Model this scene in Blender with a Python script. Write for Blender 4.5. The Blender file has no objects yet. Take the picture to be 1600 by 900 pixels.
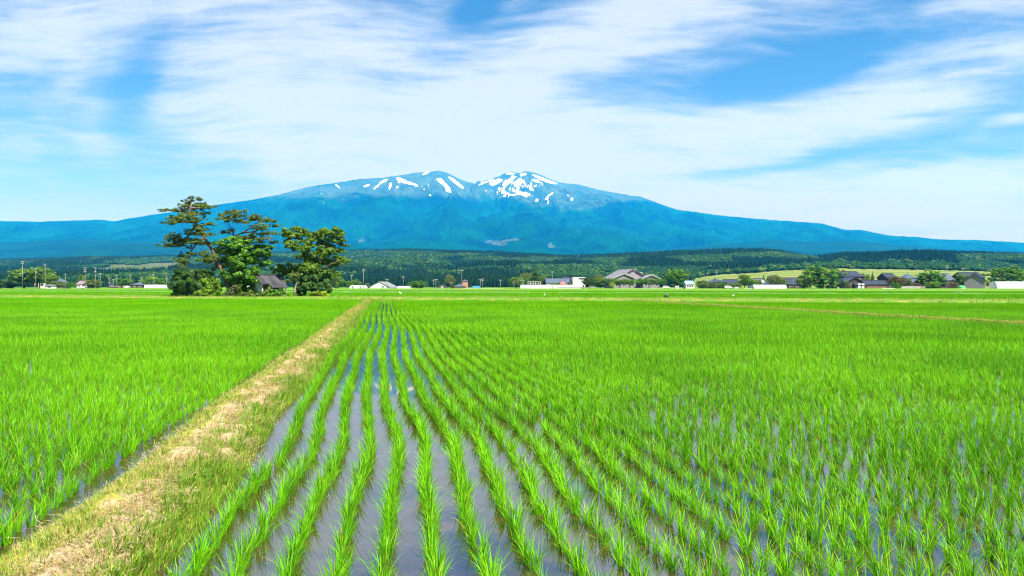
import bpy, math, random
import numpy as np
from mathutils import Vector, Matrix
R = math.radians
rnd = random.Random(7)
rng = np.random.default_rng(7)
scene = bpy.context.scene
COL = scene.collection
F = 1155.6            # focal length in photo pixels (1600 wide, 26 mm lens)
CAM_Z, HOR = 1.8, 447.0
PI = math.pi

def PX(px, d): return (px - 800.0) / F * d
def PZ(py, d): return CAM_Z + (HOR - py) / F * d
def interp(x, pts):
    xs = [p[0] for p in pts]; ys = [p[1] for p in pts]
    return np.interp(x, xs, ys)

# ------------------------------------------------------------------ noise
def _hash(ix, iy, seed):
    h = (ix.astype(np.int64) * 374761393 + iy.astype(np.int64) * 668265263 + seed * 1274126177) & 0xFFFFFFFF
    h = ((h ^ (h >> 13)) * 1274126177) & 0xFFFFFFFF
    h = h ^ (h >> 16)
    return (h & 0xFFFFFF) / float(0xFFFFFF)
def vnoise(x, y, seed=0):
    x = np.asarray(x, float); y = np.asarray(y, float)
    ix = np.floor(x); iy = np.floor(y); fx = x - ix; fy = y - iy
    fx = fx * fx * (3 - 2 * fx); fy = fy * fy * (3 - 2 * fy)
    a = _hash(ix, iy, seed); b = _hash(ix + 1, iy, seed); c = _hash(ix, iy + 1, seed); d = _hash(ix + 1, iy + 1, seed)
    return (a * (1 - fx) + b * fx) * (1 - fy) + (c * (1 - fx) + d * fx) * fy
def fbm(x, y, seed=0, octv=4):
    s = 0; a = .5; t = 0
    for k in range(octv):
        s = s + a * vnoise(np.asarray(x) * 2 ** k, np.asarray(y) * 2 ** k, seed + k); t += a; a *= .5
    return s / t
def sstep(a, b, x):
    t = np.clip((x - a) / (b - a), 0, 1); return t * t * (3 - 2 * t)

# ------------------------------------------------------------------ objects
def tag(o, label=None, cat=None, group=None, kind=None):
    if label: o['label'] = label
    if cat: o['category'] = cat
    if group: o['group'] = group
    if kind: o['kind'] = kind
    return o
def link(o, parent=None):
    COL.objects.link(o)
    if parent: o.parent = parent
    return o
def empty(name, loc, rz=0):
    o = bpy.data.objects.new(name, None); o.empty_display_size = .3
    o.location = loc; o.rotation_euler = (0, 0, rz)
    return link(o)
def mesh_np(name, v, quads=None, tris=None, mat=None, smooth=False, face_attr=None, vert_attr=None):
    me = bpy.data.meshes.new(name)
    v = np.asarray(v, np.float32)
    nq = 0 if quads is None else len(quads); nt = 0 if tris is None else len(tris)
    loops = []
    if nq: loops.append(np.asarray(quads, np.int32).ravel())
    if nt: loops.append(np.asarray(tris, np.int32).ravel())
    loops = np.concatenate(loops)
    me.vertices.add(len(v)); me.vertices.foreach_set('co', v.ravel())
    me.loops.add(len(loops)); me.loops.foreach_set('vertex_index', loops)
    me.polygons.add(nq + nt)
    st = np.concatenate([np.arange(nq) * 4, nq * 4 + np.arange(nt) * 3]).astype(np.int32)
    me.polygons.foreach_set('loop_start', st)
    if smooth: me.polygons.foreach_set('use_smooth', np.ones(nq + nt, bool))
    me.update(calc_edges=True)
    for n, a in (face_attr or {}).items():
        at = me.attributes.new(n, 'FLOAT', 'FACE'); at.data.foreach_set('value', np.asarray(a, np.float32))
    for n, a in (vert_attr or {}).items():
        at = me.attributes.new(n, 'FLOAT', 'POINT'); at.data.foreach_set('value', np.asarray(a, np.float32))
    me.validate()
    if mat: me.materials.append(mat)
    return me
def grid_mesh(name, X, Y, Z, mat, smooth=True, vert_attr=None):
    n, m = X.shape
    v = np.stack([X, Y, Z], -1).reshape(-1, 3)
    idx = np.arange(n * m).reshape(n, m)
    q = np.stack([idx[:-1, :-1], idx[1:, :-1], idx[1:, 1:], idx[:-1, 1:]], -1).reshape(-1, 4)
    return mesh_np(name, v, quads=q, mat=mat, smooth=smooth, vert_attr=vert_attr)
def obj(name, me, parent=None): return link(bpy.data.objects.new(name, me), parent)

class MB:
    def __init__(s): s.v = []; s.f = []
    def poly(s, vs, fs):
        b = len(s.v); s.v += [tuple(p) for p in vs]; s.f += [tuple(b + i for i in f) for f in fs]; return s
    def box(s, c, d, rz=0.0):
        x, y, z = [k / 2 for k in d]; ca, sa = math.cos(rz), math.sin(rz)
        vs = []
        for sz in (-z, z):
            for sx, sy in ((-x, -y), (x, -y), (x, y), (-x, y)):
                vs.append((c[0] + sx * ca - sy * sa, c[1] + sx * sa + sy * ca, c[2] + sz))
        return s.poly(vs, [(3, 2, 1, 0), (4, 5, 6, 7), (0, 1, 5, 4), (1, 2, 6, 5), (2, 3, 7, 6), (3, 0, 4, 7)])
    def tube(s, pts, rad, n=8, cap=True):
        pts = [Vector(p) for p in pts]
        if not isinstance(rad, (list, tuple)): rad = [rad] * len(pts)
        rings = []
        for i, p in enumerate(pts):
            t = (pts[min(i + 1, len(pts) - 1)] - pts[max(i - 1, 0)]).normalized()
            a = t.orthogonal().normalized() if abs(t.z) < .9 else Vector((1, 0, 0)).cross(t).normalized()
            b = t.cross(a)
            rings.append([p + (a * math.cos(2 * PI * k / n) + b * math.sin(2 * PI * k / n)) * rad[i] for k in range(n)])
        vs = [q for r in rings for q in r]; fs = []
        for i in range(len(pts) - 1):
            for k in range(n):
                fs.append((i * n + k, i * n + (k + 1) % n, (i + 1) * n + (k + 1) % n, (i + 1) * n + k))
        if cap:
            fs.append(tuple(range(n - 1, -1, -1))); fs.append(tuple((len(pts) - 1) * n + k for k in range(n)))
        return s.poly(vs, fs)
    def prism_x(s, prof, x0, x1):     # profile in (y,z), extruded along x
        n = len(prof)
        vs = [(x0, y, z) for y, z in prof] + [(x1, y, z) for y, z in prof]
        fs = [tuple(range(n)), tuple(range(2 * n - 1, n - 1, -1))]
        for k in range(n): fs.append((k, k + n, (k + 1) % n + n, (k + 1) % n))
        return s.poly(vs, fs)
    def prism_y(s, prof, y0, y1):     # profile in (x,z), extruded along y
        n = len(prof)
        vs = [(x, y0, z) for x, z in prof] + [(x, y1, z) for x, z in prof]
        fs = [tuple(range(n)), tuple(range(2 * n - 1, n - 1, -1))]
        for k in range(n): fs.append((k, k + n, (k + 1) % n + n, (k + 1) % n))
        return s.poly(vs, fs)
    def mesh(s, name, mat, smooth=False):
        me = bpy.data.meshes.new(name); me.from_pydata(s.v, [], s.f); me.update()
        import bmesh
        bm = bmesh.new(); bm.from_mesh(me); bmesh.ops.recalc_face_normals(bm, faces=bm.faces); bm.to_mesh(me); bm.free()
        if smooth:
            for p in me.polygons: p.use_smooth = True
        if mat: me.materials.append(mat)
        return me
    def build(s, name, mat, parent=None, smooth=False): return obj(name, s.mesh(name, mat, smooth), parent)

# ------------------------------------------------------------------ materials
class NT:
    def __init__(s, tree): s.t = tree; s.n = tree.nodes; s.l = tree.links
    def new(s, typ, ins=None, **kw):
        nd = s.n.new(typ)
        for k, v in kw.items(): setattr(nd, k, v)
        for k, v in (ins or {}).items():
            sk = nd.inputs[k]
            if isinstance(v, bpy.types.NodeSocket): s.l.new(v, sk)
            else: sk.default_value = v
        return nd
    def math(s, op, a, b=0.0, c=0.0, clamp=False):
        nd = s.n.new('ShaderNodeMath'); nd.operation = op; nd.use_clamp = clamp
        for i, v in enumerate((a, b, c)):
            if isinstance(v, bpy.types.NodeSocket): s.l.new(v, nd.inputs[i])
            else: nd.inputs[i].default_value = v
        return nd.outputs[0]
    def mix(s, fac, a, b):
        nd = s.n.new('ShaderNodeMix'); nd.data_type = 'RGBA'
        for i, v in ((0, fac), (6, a), (7, b)):
            if isinstance(v, bpy.types.NodeSocket): s.l.new(v, nd.inputs[i])
            else: nd.inputs[i].default_value = v if i == 0 else (*v[:3], 1)
        return nd.outputs[2]
    def maprange(s, v, a, b, c=0.0, d=1.0, smooth=True):
        nd = s.n.new('ShaderNodeMapRange'); nd.interpolation_type = 'SMOOTHSTEP' if smooth else 'LINEAR'
        s.l.new(v, nd.inputs[0])
        for i, x in enumerate((a, b, c, d)): nd.inputs[i + 1].default_value = x
        return nd.outputs[0]
    def noise(s, vec, scale, detail=4, rough=.55, dist=0.0):
        return s.new('ShaderNodeTexNoise', {'Vector': vec, 'Scale': scale, 'Detail': detail, 'Roughness': rough, 'Distortion': dist}).outputs['Fac']
    def attr(s, name): return s.new('ShaderNodeAttribute', attribute_name=name).outputs['Fac']
    def pos(s): return s.new('ShaderNodeNewGeometry').outputs['Position']
    def objco(s): return s.new('ShaderNodeTexCoord').outputs['Object']
    def rand(s): return s.new('ShaderNodeObjectInfo').outputs['Random']
def material(name):
    m = bpy.data.materials.new(name); m.use_nodes = True
    t = NT(m.node_tree); t.bsdf = m.node_tree.nodes['Principled BSDF']; t.out = m.node_tree.nodes['Material Output']
    return m, t
def setc(t, col):
    if isinstance(col, bpy.types.NodeSocket): t.l.new(col, t.bsdf.inputs['Base Color'])
    else: t.bsdf.inputs['Base Color'].default_value = (*col[:3], 1)
def bump(t, h, strength=.3, dist=.05):
    b = t.new('ShaderNodeBump', {'Height': h, 'Strength': strength, 'Distance': dist})
    t.l.new(b.outputs[0], t.bsdf.inputs['Normal'])
def plain(name, col, rough=.7, var=.18, scale=3.0, spec=.3, metal=0.0):
    m, t = material(name)
    n = t.noise(t.objco(), scale, 5)
    d = tuple(c * (1 - var * 1.6) for c in col); l = tuple(min(1, c * (1 + var)) for c in col)
    setc(t, t.mix(t.maprange(n, .3, .7), d, l))
    t.bsdf.inputs['Roughness'].default_value = rough; t.bsdf.inputs['Specular IOR Level'].default_value = spec
    t.bsdf.inputs['Metallic'].default_value = metal
    bump(t, n, .15, .03)
    return m
def leafmat(name, dark, light, transl=.35, rough=.5, spec=.25, wscale=.0, third=None, third_at=.93):
    m, t = material(name)
    f = t.attr('tint')
    if wscale:
        w = t.noise(t.pos(), wscale, 3)
        f2 = t.math('ADD', t.math('MULTIPLY', f, .55), t.math('MULTIPLY', t.maprange(w, .32, .68), .45))
    else: f2 = f
    c = t.mix(f2, dark, light)
    if third: c = t.mix(t.maprange(f, third_at, third_at + .03), c, third)
    setc(t, c)
    t.bsdf.inputs['Roughness'].default_value = rough; t.bsdf.inputs['Specular IOR Level'].default_value = spec
    tr = t.new('ShaderNodeBsdfTranslucent', {'Color': c})
    mx = t.new('ShaderNodeMixShader', {0: transl, 1: t.bsdf.outputs[0], 2: tr.outputs[0]})
    t.l.new(mx.outputs[0], t.out.inputs['Surface'])
    return m

M = {}
def build_materials():
    M['rice'] = leafmat('rice_leaf', (.045, .215, .002), (.19, .51, .003), .35, .48, .13, third=(.36, .33, .03), third_at=.955, wscale=.22)
    M['rice_far'] = leafmat('rice_leaf_far', (.055, .25, .001), (.165, .44, .002), .35, .6, .06, wscale=.12)
    M['pine'] = leafmat('pine_needles', (.028, .068, .008), (.13, .19, .022), .15, .6, .2)
    M['broad'] = leafmat('broadleaf_green', (.028, .10, .006), (.11, .28, .010), .3)
    M['bright'] = leafmat('bright_leaf', (.07, .19, .008), (.20, .34, .015), .35)
    M['dark'] = leafmat('dark_leaf', (.022, .065, .010), (.06, .145, .018), .25)
    M['darkbroad'] = leafmat('darkbroad_leaf', (.04, .10, .008), (.14, .26, .016), .28)
    M['olive'] = leafmat('olive_leaf', (.06, .11, .02), (.16, .21, .04), .3)
    M['yellow'] = leafmat('yellow_leaf', (.16, .28, .01), (.35, .42, .02), .35)
    M['rust'] = leafmat('rust_leaf', (.07, .08, .02), (.20, .14, .03), .25)
    M['grey_green'] = leafmat('grey_green_leaf', (.05, .09, .03), (.13, .18, .06), .25)
    M['weed'] = leafmat('weed_blade', (.08, .22, .010), (.25, .40, .025), .35, third=(.38, .32, .08), third_at=.92)
    M['dry'] = leafmat('dry_blade', (.30, .25, .07), (.52, .42, .15), .25, .7, .15, third=(.24, .32, .03), third_at=.66)
    M['straw'] = leafmat('straw_strand', (.28, .21, .10), (.50, .39, .22), .15, .8, .1, third=(.20, .14, .08), third_at=.9)
    M['bark'] = plain('bark', (.12, .09, .065), .9, .45, 6)
    M['bark_grey'] = plain('grey_bark', (.26, .24, .21), .9, .35, 6)
    M['pinebark'] = plain('pine_bark', (.13, .085, .06), .9, .4, 5)
    M['wall_white'] = plain('white_render', (.60, .60, .60), .8, .08, 1.2)
    M['wall_cream'] = plain('cream_render', (.62, .55, .45), .8, .1, 1.2)
    M['wall_grey'] = plain('grey_cladding', (.20, .19, .21), .75, .12, 1.5)
    M['wall_pale'] = plain('blue_tinted_wall', (.52, .60, .62), .85, .16, 1.3)  # bluish skylit shade of the white hut walls is mixed into this colour
    M['wall_dark'] = plain('dark_timber', (.06, .045, .035), .85, .3, 3)
    M['wall_brown'] = plain('brown_timber', (.17, .105, .075), .85, .3, 2)
    M['wall_brick'] = plain('red_brick', (.42, .20, .15), .85, .2, 3)
    M['tile_dark'] = tilemat('dark_roof_tiles', (.035, .04, .055), .28)
    M['tile_blue'] = tilemat('slate_blue_roof', (.075, .095, .14), .35)
    M['tile_grey'] = tilemat('grey_roof', (.17, .17, .19), .45)
    M['tile_shrine'] = tilemat('worn_grey_tiles', (.055, .055, .068), .55, 4.0)
    M['tile_purple'] = tilemat('purple_grey_tiles', (.20, .145, .17), .5)
    M['roof_red'] = tilemat('red_roof', (.50, .10, .075), .55)
    M['roof_pink'] = tilemat('pink_red_roof', (.68, .12, .14), .5)
    M['roof_blue'] = tilemat('light_blue_roof', (.22, .44, .70), .5)
    M['roof_bright_blue'] = tilemat('blue_sheet', (.04, .18, .42), .5)
    M['concrete'] = plain('pale_concrete', (.55, .55, .54), .85, .15, 1.0)
    M['block'] = plain('grey_blockwork', (.34, .32, .31), .9, .25, 2)
    M['pole'] = plain('pole_concrete', (.21, .22, .21), .85, .15, 2)
    M['steel'] = plain('grey_steel', (.35, .36, .38), .45, .1, 3, metal=.6)
    M['green_tarp'] = plain('green_tarpaulin', (.05, .30, .10), .6, .15, 2)
    M['white_paint'] = plain('white_paint', (.78, .78, .78), .4, .05, 2)
    M['plastic'] = plain('white_plastic_film', (.58, .61, .64), .35, .08, .8, spec=.5)
    M['orange'] = plain('orange_paint', (.70, .22, .03), .5, .1, 2)
    M['yellow_paint'] = plain('yellow_paint', (.75, .50, .04), .5, .1, 2)
    M['black'] = plain('black_rubber', (.03, .03, .032), .7, .1, 3)
    M['feather'] = plain('white_feather', (.80, .80, .78), .8, .05, 5)
    M['beak'] = plain('yellow_beak', (.55, .38, .05), .5, .1, 5)
    M['dark_leg'] = plain('dark_leg', (.04, .04, .04), .6, .1, 5)
    m, t = material('window_glass'); setc(t, (.03, .04, .05)); t.bsdf.inputs['Roughness'].default_value = .12; M['glass'] = m
    # water: thin clear layer over brown mud
    m, t = material('paddy_water')
    p = t.pos()
    n = t.noise(p, 2.2, 5, .6); n2 = t.noise(p, 14, 3)
    setc(t, t.mix(t.maprange(n, .35, .7), (.026, .016, .006), (.052, .032, .012)))
    t.bsdf.inputs['Roughness'].default_value = .03; t.bsdf.inputs['IOR'].default_value = 3.6; t.bsdf.inputs['Specular Tint'].default_value = (.86, .94, 1.0, 1)
    t.bsdf.inputs['Specular IOR Level'].default_value = .5
    h = t.math('ADD', t.math('MULTIPLY', t.noise(p, 7, 3), 1.0), t.math('MULTIPLY', n2, .35))
    bump(t, h, .012, .006); M['water'] = m
    # field ground
    m, t = material('paddy_ground')
    p = t.pos(); s = t.attr('zone'); dry = t.attr('dry')
    n = t.noise(p, .6, 6, .65); nb = t.noise(p, 4.0, 5, .6)
    green = t.mix(t.maprange(nb, .3, .7), (.055, .15, .008), (.105, .22, .014))
    tan = t.mix(t.maprange(nb, .3, .7), (.19, .17, .03), (.34, .26, .08))
    c = t.mix(t.maprange(t.math('ADD', dry, t.math('MULTIPLY', t.math('SUBTRACT', n, .5), 1.2)), .42, .6), green, tan)
    mud = t.mix(nb, (.07, .045, .025), (.11, .075, .045))
    c = t.mix(s, mud, c)
    setc(t, c); t.bsdf.inputs['Roughness'].default_value = .9; t.bsdf.inputs['Specular IOR Level'].default_value = .1
    bump(t, nb, .7, .12); M['ground'] = m
    # bund soil
    m, t = material('bund_soil')
    p = t.pos(); a = t.attr('side')
    nb = t.noise(p, 5.0, 8, .7); nc = t.noise(p, 26.0, 6, .7)
    straw = t.mix(t.maprange(nc, .3, .7), (.24, .165, .085), (.50, .39, .24))
    yg = t.mix(t.maprange(nc, .3, .7), (.15, .18, .02), (.34, .33, .06))
    wg = t.mix(t.maprange(nc, .3, .7), (.07, .10, .015), (.20, .24, .04))
    aa = t.math('ADD', a, t.math('MULTIPLY', t.math('SUBTRACT', nb, .5), .8))
    c = t.mix(t.maprange(aa, .30, .45), yg, straw); c = t.mix(t.maprange(aa, .80, .92), c, wg)
    wet = t.attr('wet'); c = t.mix(wet, c, (.075, .05, .025))
    setc(t, c); t.bsdf.inputs['Roughness'].default_value = .95; t.bsdf.inputs['Specular IOR Level'].default_value = .0
    bump(t, t.math('ADD', nb, t.math('MULTIPLY', nc, .5)), 1.0, .05); M['bund'] = m
    # mountain
    m, t = material('mountain_slopes')
    p = t.pos(); n = t.noise(p, .0018, 8, .62); n3 = t.noise(p, .012, 5, .6)
    forest = t.mix(t.maprange(n, .35, .65), (.0015, .012, .014), (.003, .058, .022))
    forest = t.mix(t.math('MULTIPLY', t.maprange(n3, .35, .7), .5), forest, (.003, .040, .022))
    alp = t.mix(t.maprange(n, .3, .7), (.02, .06, .04), (.06, .105, .075))
    al = t.math('ADD', t.attr('alpine'), t.math('MULTIPLY', t.math('SUBTRACT', t.noise(p, .0012, 9, .7), .5), 2.2))
    c = t.mix(t.maprange(al, .30, .85), forest, alp)
    c = t.mix(t.maprange(t.attr('scar'), .4, .6), c, (.045, .085, .07))
    c = t.mix(t.maprange(t.math('ADD', t.attr('snow'), t.math('MULTIPLY', t.math('SUBTRACT', t.noise(t.new('ShaderNodeMapping', {'Vector': p, 'Scale': (1, .35, .45)}).outputs[0], .022, 5, .7), .5), 1.1)), .52, .70), c, (.62, .65, .68))
    fl = t.noise(t.new('ShaderNodeMapping', {'Vector': p, 'Rotation': (0, 0, .25), 'Scale': (1, .16, .3)}).outputs[0], .014, 6, .7)
    fl = t.math('MULTIPLY', t.maprange(t.math('ADD', fl, t.math('MULTIPLY', t.attr('fleck'), .22)), .735, .80), t.maprange(t.attr('fleck'), .05, .3))
    c = t.mix(fl, c, (.58, .62, .66))
    setc(t, c); t.bsdf.inputs['Roughness'].default_value = .95; t.bsdf.inputs['Specular IOR Level'].default_value = .0
    bump(t, t.math('ADD', n, t.math('MULTIPLY', n3, .4)), 1.0, 170); M['mountain'] = m
    # forested foothills (far)
    m, t = material('foothill_slopes')
    p = t.pos(); n = t.noise(p, .004, 7, .65); n3 = t.noise(p, .05, 3, .6)
    c = t.mix(t.maprange(n, .35, .65), (.002, .018, .010), (.006, .042, .016)); c = t.mix(t.math('MULTIPLY', n3, .4), c, (.006, .022, .009))
    setc(t, c); t.bsdf.inputs['Roughness'].default_value = .95; t.bsdf.inputs['Specular IOR Level'].default_value = .0
    bump(t, n3, 1.0, 14); M['foothill'] = m
    # near hills
    m, t = material('hill_ground')
    p = t.pos(); n = t.noise(p, .03, 5, .6); nf = t.noise(p, .006, 3, .5)
    forest = t.mix(t.maprange(n, .35, .65), (.006, .022, .008), (.014, .042, .012))
    strip = t.new('ShaderNodeTexWave', {'Vector': p, 'Scale': .008, 'Distortion': 3.0, 'Detail': 2.0}, bands_direction='Y').outputs['Fac']
    fld = t.mix(t.maprange(t.math('ADD', t.math('MULTIPLY', strip, .5), t.math('MULTIPLY', nf, .8)), .35, .8), (.075, .145, .028), (.155, .175, .055))
    fld = t.mix(t.attr('old'), fld, t.mix(t.maprange(nf, .3, .7), (.045, .075, .028), (.075, .092, .04)))
    c = t.mix(t.maprange(t.attr('field'), .4, .6), forest, fld)
    setc(t, c); t.bsdf.inputs['Roughness'].default_value = .95; t.bsdf.inputs['Specular IOR Level'].default_value = .0
    bump(t, n, .6, 1.0); M['hill'] = m
    def forest(name, cols, transl=.2):
        m, t = material(name)
        r = t.rand(); w = t.noise(t.pos(), .006, 4); n = t.noise(t.pos(), .7, 3)
        c = t.mix(t.maprange(t.math('ADD', t.math('MULTIPLY', r, .35), t.math('MULTIPLY', w, .85)), .3, .9, smooth=False), cols[0], cols[1])
        c = t.mix(t.maprange(t.math('ADD', r, t.math('MULTIPLY', t.noise(t.pos(), .016, 2), .9)), 1.28, 1.44), c, cols[2])
        c = t.mix(t.math('MULTIPLY', n, .35), c, cols[0])
        setc(t, c); t.bsdf.inputs['Roughness'].default_value = .9; t.bsdf.inputs['Specular IOR Level'].default_value = .0
        bump(t, n, 1.0, 1.2)
        return m
    M['forest_broad'] = forest('forest_broadleaf', [(.007, .031, .010), (.027, .074, .015), (.065, .115, .020)])
    M['forest_conifer'] = forest('forest_conifer', [(.004, .018, .008), (.012, .038, .013), (.02, .055, .014)])
def tilemat(name, col, rough=.5, sc=1.2):
    m, t = material(name)
    oc = t.objco()
    w = t.new('ShaderNodeTexWave', {'Vector': oc, 'Scale': sc, 'Distortion': .3, 'Detail': 2.0}, bands_direction='X').outputs['Fac']
    n = t.noise(oc, 1.1, 5)
    c = t.mix(t.maprange(n, .3, .7), tuple(c * .72 for c in col), tuple(min(1, c * 1.3) for c in col))
    c = t.mix(t.math('MULTIPLY', w, .25), c, tuple(c_ * .5 for c_ in col))
    setc(t, c); t.bsdf.inputs['Roughness'].default_value = rough; bump(t, w, .6, .05)
    return m
build_materials()

# ------------------------------------------------------------------ geometry-node scatter (stuff)
def variant_obj(name, me): return bpy.data.objects.new(name, me)      # source shape only, read by the scatter
def scatter(name, pts, rots, scl, idx, variants, label=None):
    me = bpy.data.meshes.new(name)
    pts = np.asarray(pts, np.float32); n = len(pts)
    me.vertices.add(n); me.vertices.foreach_set('co', pts.ravel())
    a = me.attributes.new('rot', 'FLOAT_VECTOR', 'POINT'); a.data.foreach_set('vector', np.asarray(rots, np.float32).ravel())
    a = me.attributes.new('scl', 'FLOAT_VECTOR', 'POINT'); a.data.foreach_set('vector', np.asarray(scl, np.float32).ravel())
    a = me.attributes.new('idx', 'INT', 'POINT'); a.data.foreach_set('value', np.asarray(idx, np.int32))
    o = obj(name, me)
    for vme in variants[:1]: me.materials.append(vme.materials[0])
    ng = bpy.data.node_groups.new(name + '_scatter', 'GeometryNodeTree')
    ng.interface.new_socket('Geometry', in_out='INPUT', socket_type='NodeSocketGeometry')
    ng.interface.new_socket('Geometry', in_out='OUTPUT', socket_type='NodeSocketGeometry')
    N, L = ng.nodes, ng.links
    gi = N.new('NodeGroupInput'); go = N.new('NodeGroupOutput')
    g2i = N.new('GeometryNodeGeometryToInstance')
    for vme in variants:
        oi = N.new('GeometryNodeObjectInfo'); oi.inputs['Object'].default_value = variant_obj(vme.name + '_source', vme)
        L.new(oi.outputs['Geometry'], g2i.inputs[0])
    iop = N.new('GeometryNodeInstanceOnPoints')
    def nattr(nm, typ):
        na = N.new('GeometryNodeInputNamedAttribute'); na.data_type = typ; na.inputs['Name'].default_value = nm
        return [s for s in na.outputs if s.enabled and s.name == 'Attribute'][0]
    L.new(gi.outputs[0], iop.inputs['Points']); L.new(g2i.outputs[0], iop.inputs['Instance'])
    iop.inputs['Pick Instance'].default_value = True
    L.new(nattr('idx', 'INT'), iop.inputs['Instance Index'])
    L.new(nattr('rot', 'FLOAT_VECTOR'), iop.inputs['Rotation']); L.new(nattr('scl', 'FLOAT_VECTOR'), iop.inputs['Scale'])
    L.new(iop.outputs[0], go.inputs[0])
    md = o.modifiers.new('scatter', 'NODES'); md.node_group = ng
    tag(o, label, None, None, 'stuff')
    return o

# ------------------------------------------------------------------ blades
def blades(origins, az, lean, length, width, curve, segs, tint):
    """Curved tapering blades; arrays of equal length."""
    n = len(origins); V = []; T = []
    dirh = np.stack([np.cos(az), np.sin(az), np.zeros(n)], -1)
    side = np.stack([-np.sin(az), np.cos(az), np.zeros(n)], -1)
    tw = rng.uniform(-.7, .7, n)[:, None]
    side = side * np.cos(tw) + dirh * np.sin(tw)
    p = np.array(origins, float); th = lean.copy()
    for k in range(segs + 1):
        f = k / segs
        w = width * (np.minimum(1, .55 + f * 1.6) if f < .4 else (1 - ((f - .4) / .6) ** 1.6 * .96))
        V.append(p - side * w[:, None] / 2); V.append(p + side * w[:, None] / 2)
        st = length / segs
        p = p + (dirh * np.sin(th)[:, None] + np.array([0, 0, 1.]) * np.cos(th)[:, None]) * st[:, None]
        th = th + curve / segs * (.4 + 1.2 * f)
    v = np.stack(V, 1).reshape(-1, 3)         # n*(2*(segs+1))
    m = 2 * (segs + 1); base = np.arange(n)[:, None] * m
    q = []
    for k in range(segs):
        q.append(np.stack([base[:, 0] + 2 * k, base[:, 0] + 2 * k + 1, base[:, 0] + 2 * k + 3, base[:, 0] + 2 * k + 2], -1))
    q = np.stack(q, 1).reshape(-1, 4)
    return v, q, np.repeat(tint, segs)
def clump(n, h, spread, w, segs, rad=.03, curve=(.2, 1.1)):
    az = rng.uniform(0, 2 * PI, n); r = rad * np.sqrt(rng.uniform(0, 1, n))
    o = np.stack([np.cos(az) * r, np.sin(az) * r, np.full(n, -.03)], -1)
    lean = np.abs(rng.normal(0, spread, n)) + .03
    L = h * rng.uniform(.55, 1.12, n)
    return blades(o, az + rng.normal(0, .5, n), lean, L, w * rng.uniform(.7, 1.2, n), rng.uniform(*curve, n), segs, rng.uniform(0, 1, n))
def merge(parts):
    V = []; Q = []; T = []; b = 0
    for v, q, t in parts: V.append(v); Q.append(q + b); T.append(t); b += len(v)
    return np.concatenate(V), np.concatenate(Q), np.concatenate(T)
def blade_mesh(name, parts, mat):
    v, q, t = merge(parts)
    return mesh_np(name, v, quads=q, mat=mat, face_attr={'tint': t})
def shift(part, dx, dy, dz=0):
    v, q, t = part; return v + np.array([dx, dy, dz]), q, t

# ------------------------------------------------------------------ paddy layout: rows run along v, across is u
ROWA = R(9.73)
CU, SU = math.cos(ROWA), math.sin(ROWA)
def uv2xy(u, v): return u * CU - v * SU, u * SU + v * CU
def wob(v):
    return .11 * np.exp(-((v - 8.3) / 1.9) ** 2) - .10 * np.exp(-((v - 19) / 5) ** 2) + .08 * np.exp(-((v - 31) / 5) ** 2) + .015 * np.sin(v * .9) - .09 * np.exp(-((v - 48) / 8) ** 2)
def s_of(x, y): return y + .296 * x - 86.8       # distance past the far bund line
def inview(x, y, marg=2.5): return (np.abs(x) < .72 * y + marg) & (y > 1.2)
def bund_c(v): return -1.93 + .04 * np.sin(v * .35) + .04 * np.sin(v * .9 + 1)
BH = .46                                          # bund half width
def zg(s):
    return interp(s, [(-6, -.12), (-1.2, -.12), (.3, .24), (1.5, .28), (19, .27), (21, .18), (74, .22), (75.5, .44), (80, .44), (81, .38), (124, .42), (128, .52), (900, .5), (20000, .5)])

# ground sheet
def build_ground():
    ys = np.concatenate([[-30, -10], np.arange(0, 320, 1.5), np.linspace(322, 700, 60), np.geomspace(720, 16500, 30)])
    k = np.linspace(-1, 1, 81)
    X = k[None, :] * (60 + ys[:, None] * 1.05); Y = np.repeat(ys[:, None], 81, 1)
    S = s_of(X, np.minimum(Y, 700)) + np.maximum(Y - 700, 0)
    far = np.clip(Y / 90 - .3, 0, 1)
    Z = zg(S) + np.where((S > 0) & (S < 20), (fbm(X * .5, Y * .5, 5) - .5) * .22, 0) + np.where(S > 128, (fbm(X * .05, Y * .05, 6) - .5) * .25, 0)
    dry = np.where((S > -1.5) & (S < 19), .43, 0) * 1.0 + np.where((S > 75) & (S < 80), .1, 0) + np.where((S > 123) & (S < 131), .40, 0) + np.where((S > 131), .36, 0)
    dry = np.where((S > 9) & (S < 21), .34, dry)
    zone = (S > -1.0) * 1.0
    me = grid_mesh('ground', X, Y, Z, M['ground'], vert_attr={'zone': zone.ravel(), 'dry': dry.ravel()})
    tag(obj('ground', me), kind='structure')
build_ground()

def water_sheet(name, u0, u1):
    vs = np.array([-6, 20, 60, 140.]); pts = []; W = []
    V = []; Fc = []
    for v in np.linspace(-6, 140, 60):
        for u in (u0, u1):
            x, y = uv2xy(u, v)
            if s_of(x, y) > -.4:
                # stop at the far bund line
                dd = s_of(*uv2xy(u, v + 1)) - s_of(x, y); x, y = uv2xy(u, v - (s_of(x, y) + .4) / dd)
            V.append((x, y, 0.0))
    n = len(V) // 2
    for i in range(n - 1): Fc.append((2 * i, 2 * i + 1, 2 * i + 3, 2 * i + 2))
    mb = MB(); mb.v = V; mb.f = Fc
    tag(mb.build(name, M['water']), kind='structure')
water_sheet('paddy_water', -1.6, 27.3)
water_sheet('paddy_water', -62, -2.25)
water_sheet('paddy_water', 28.2, 95)

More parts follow.
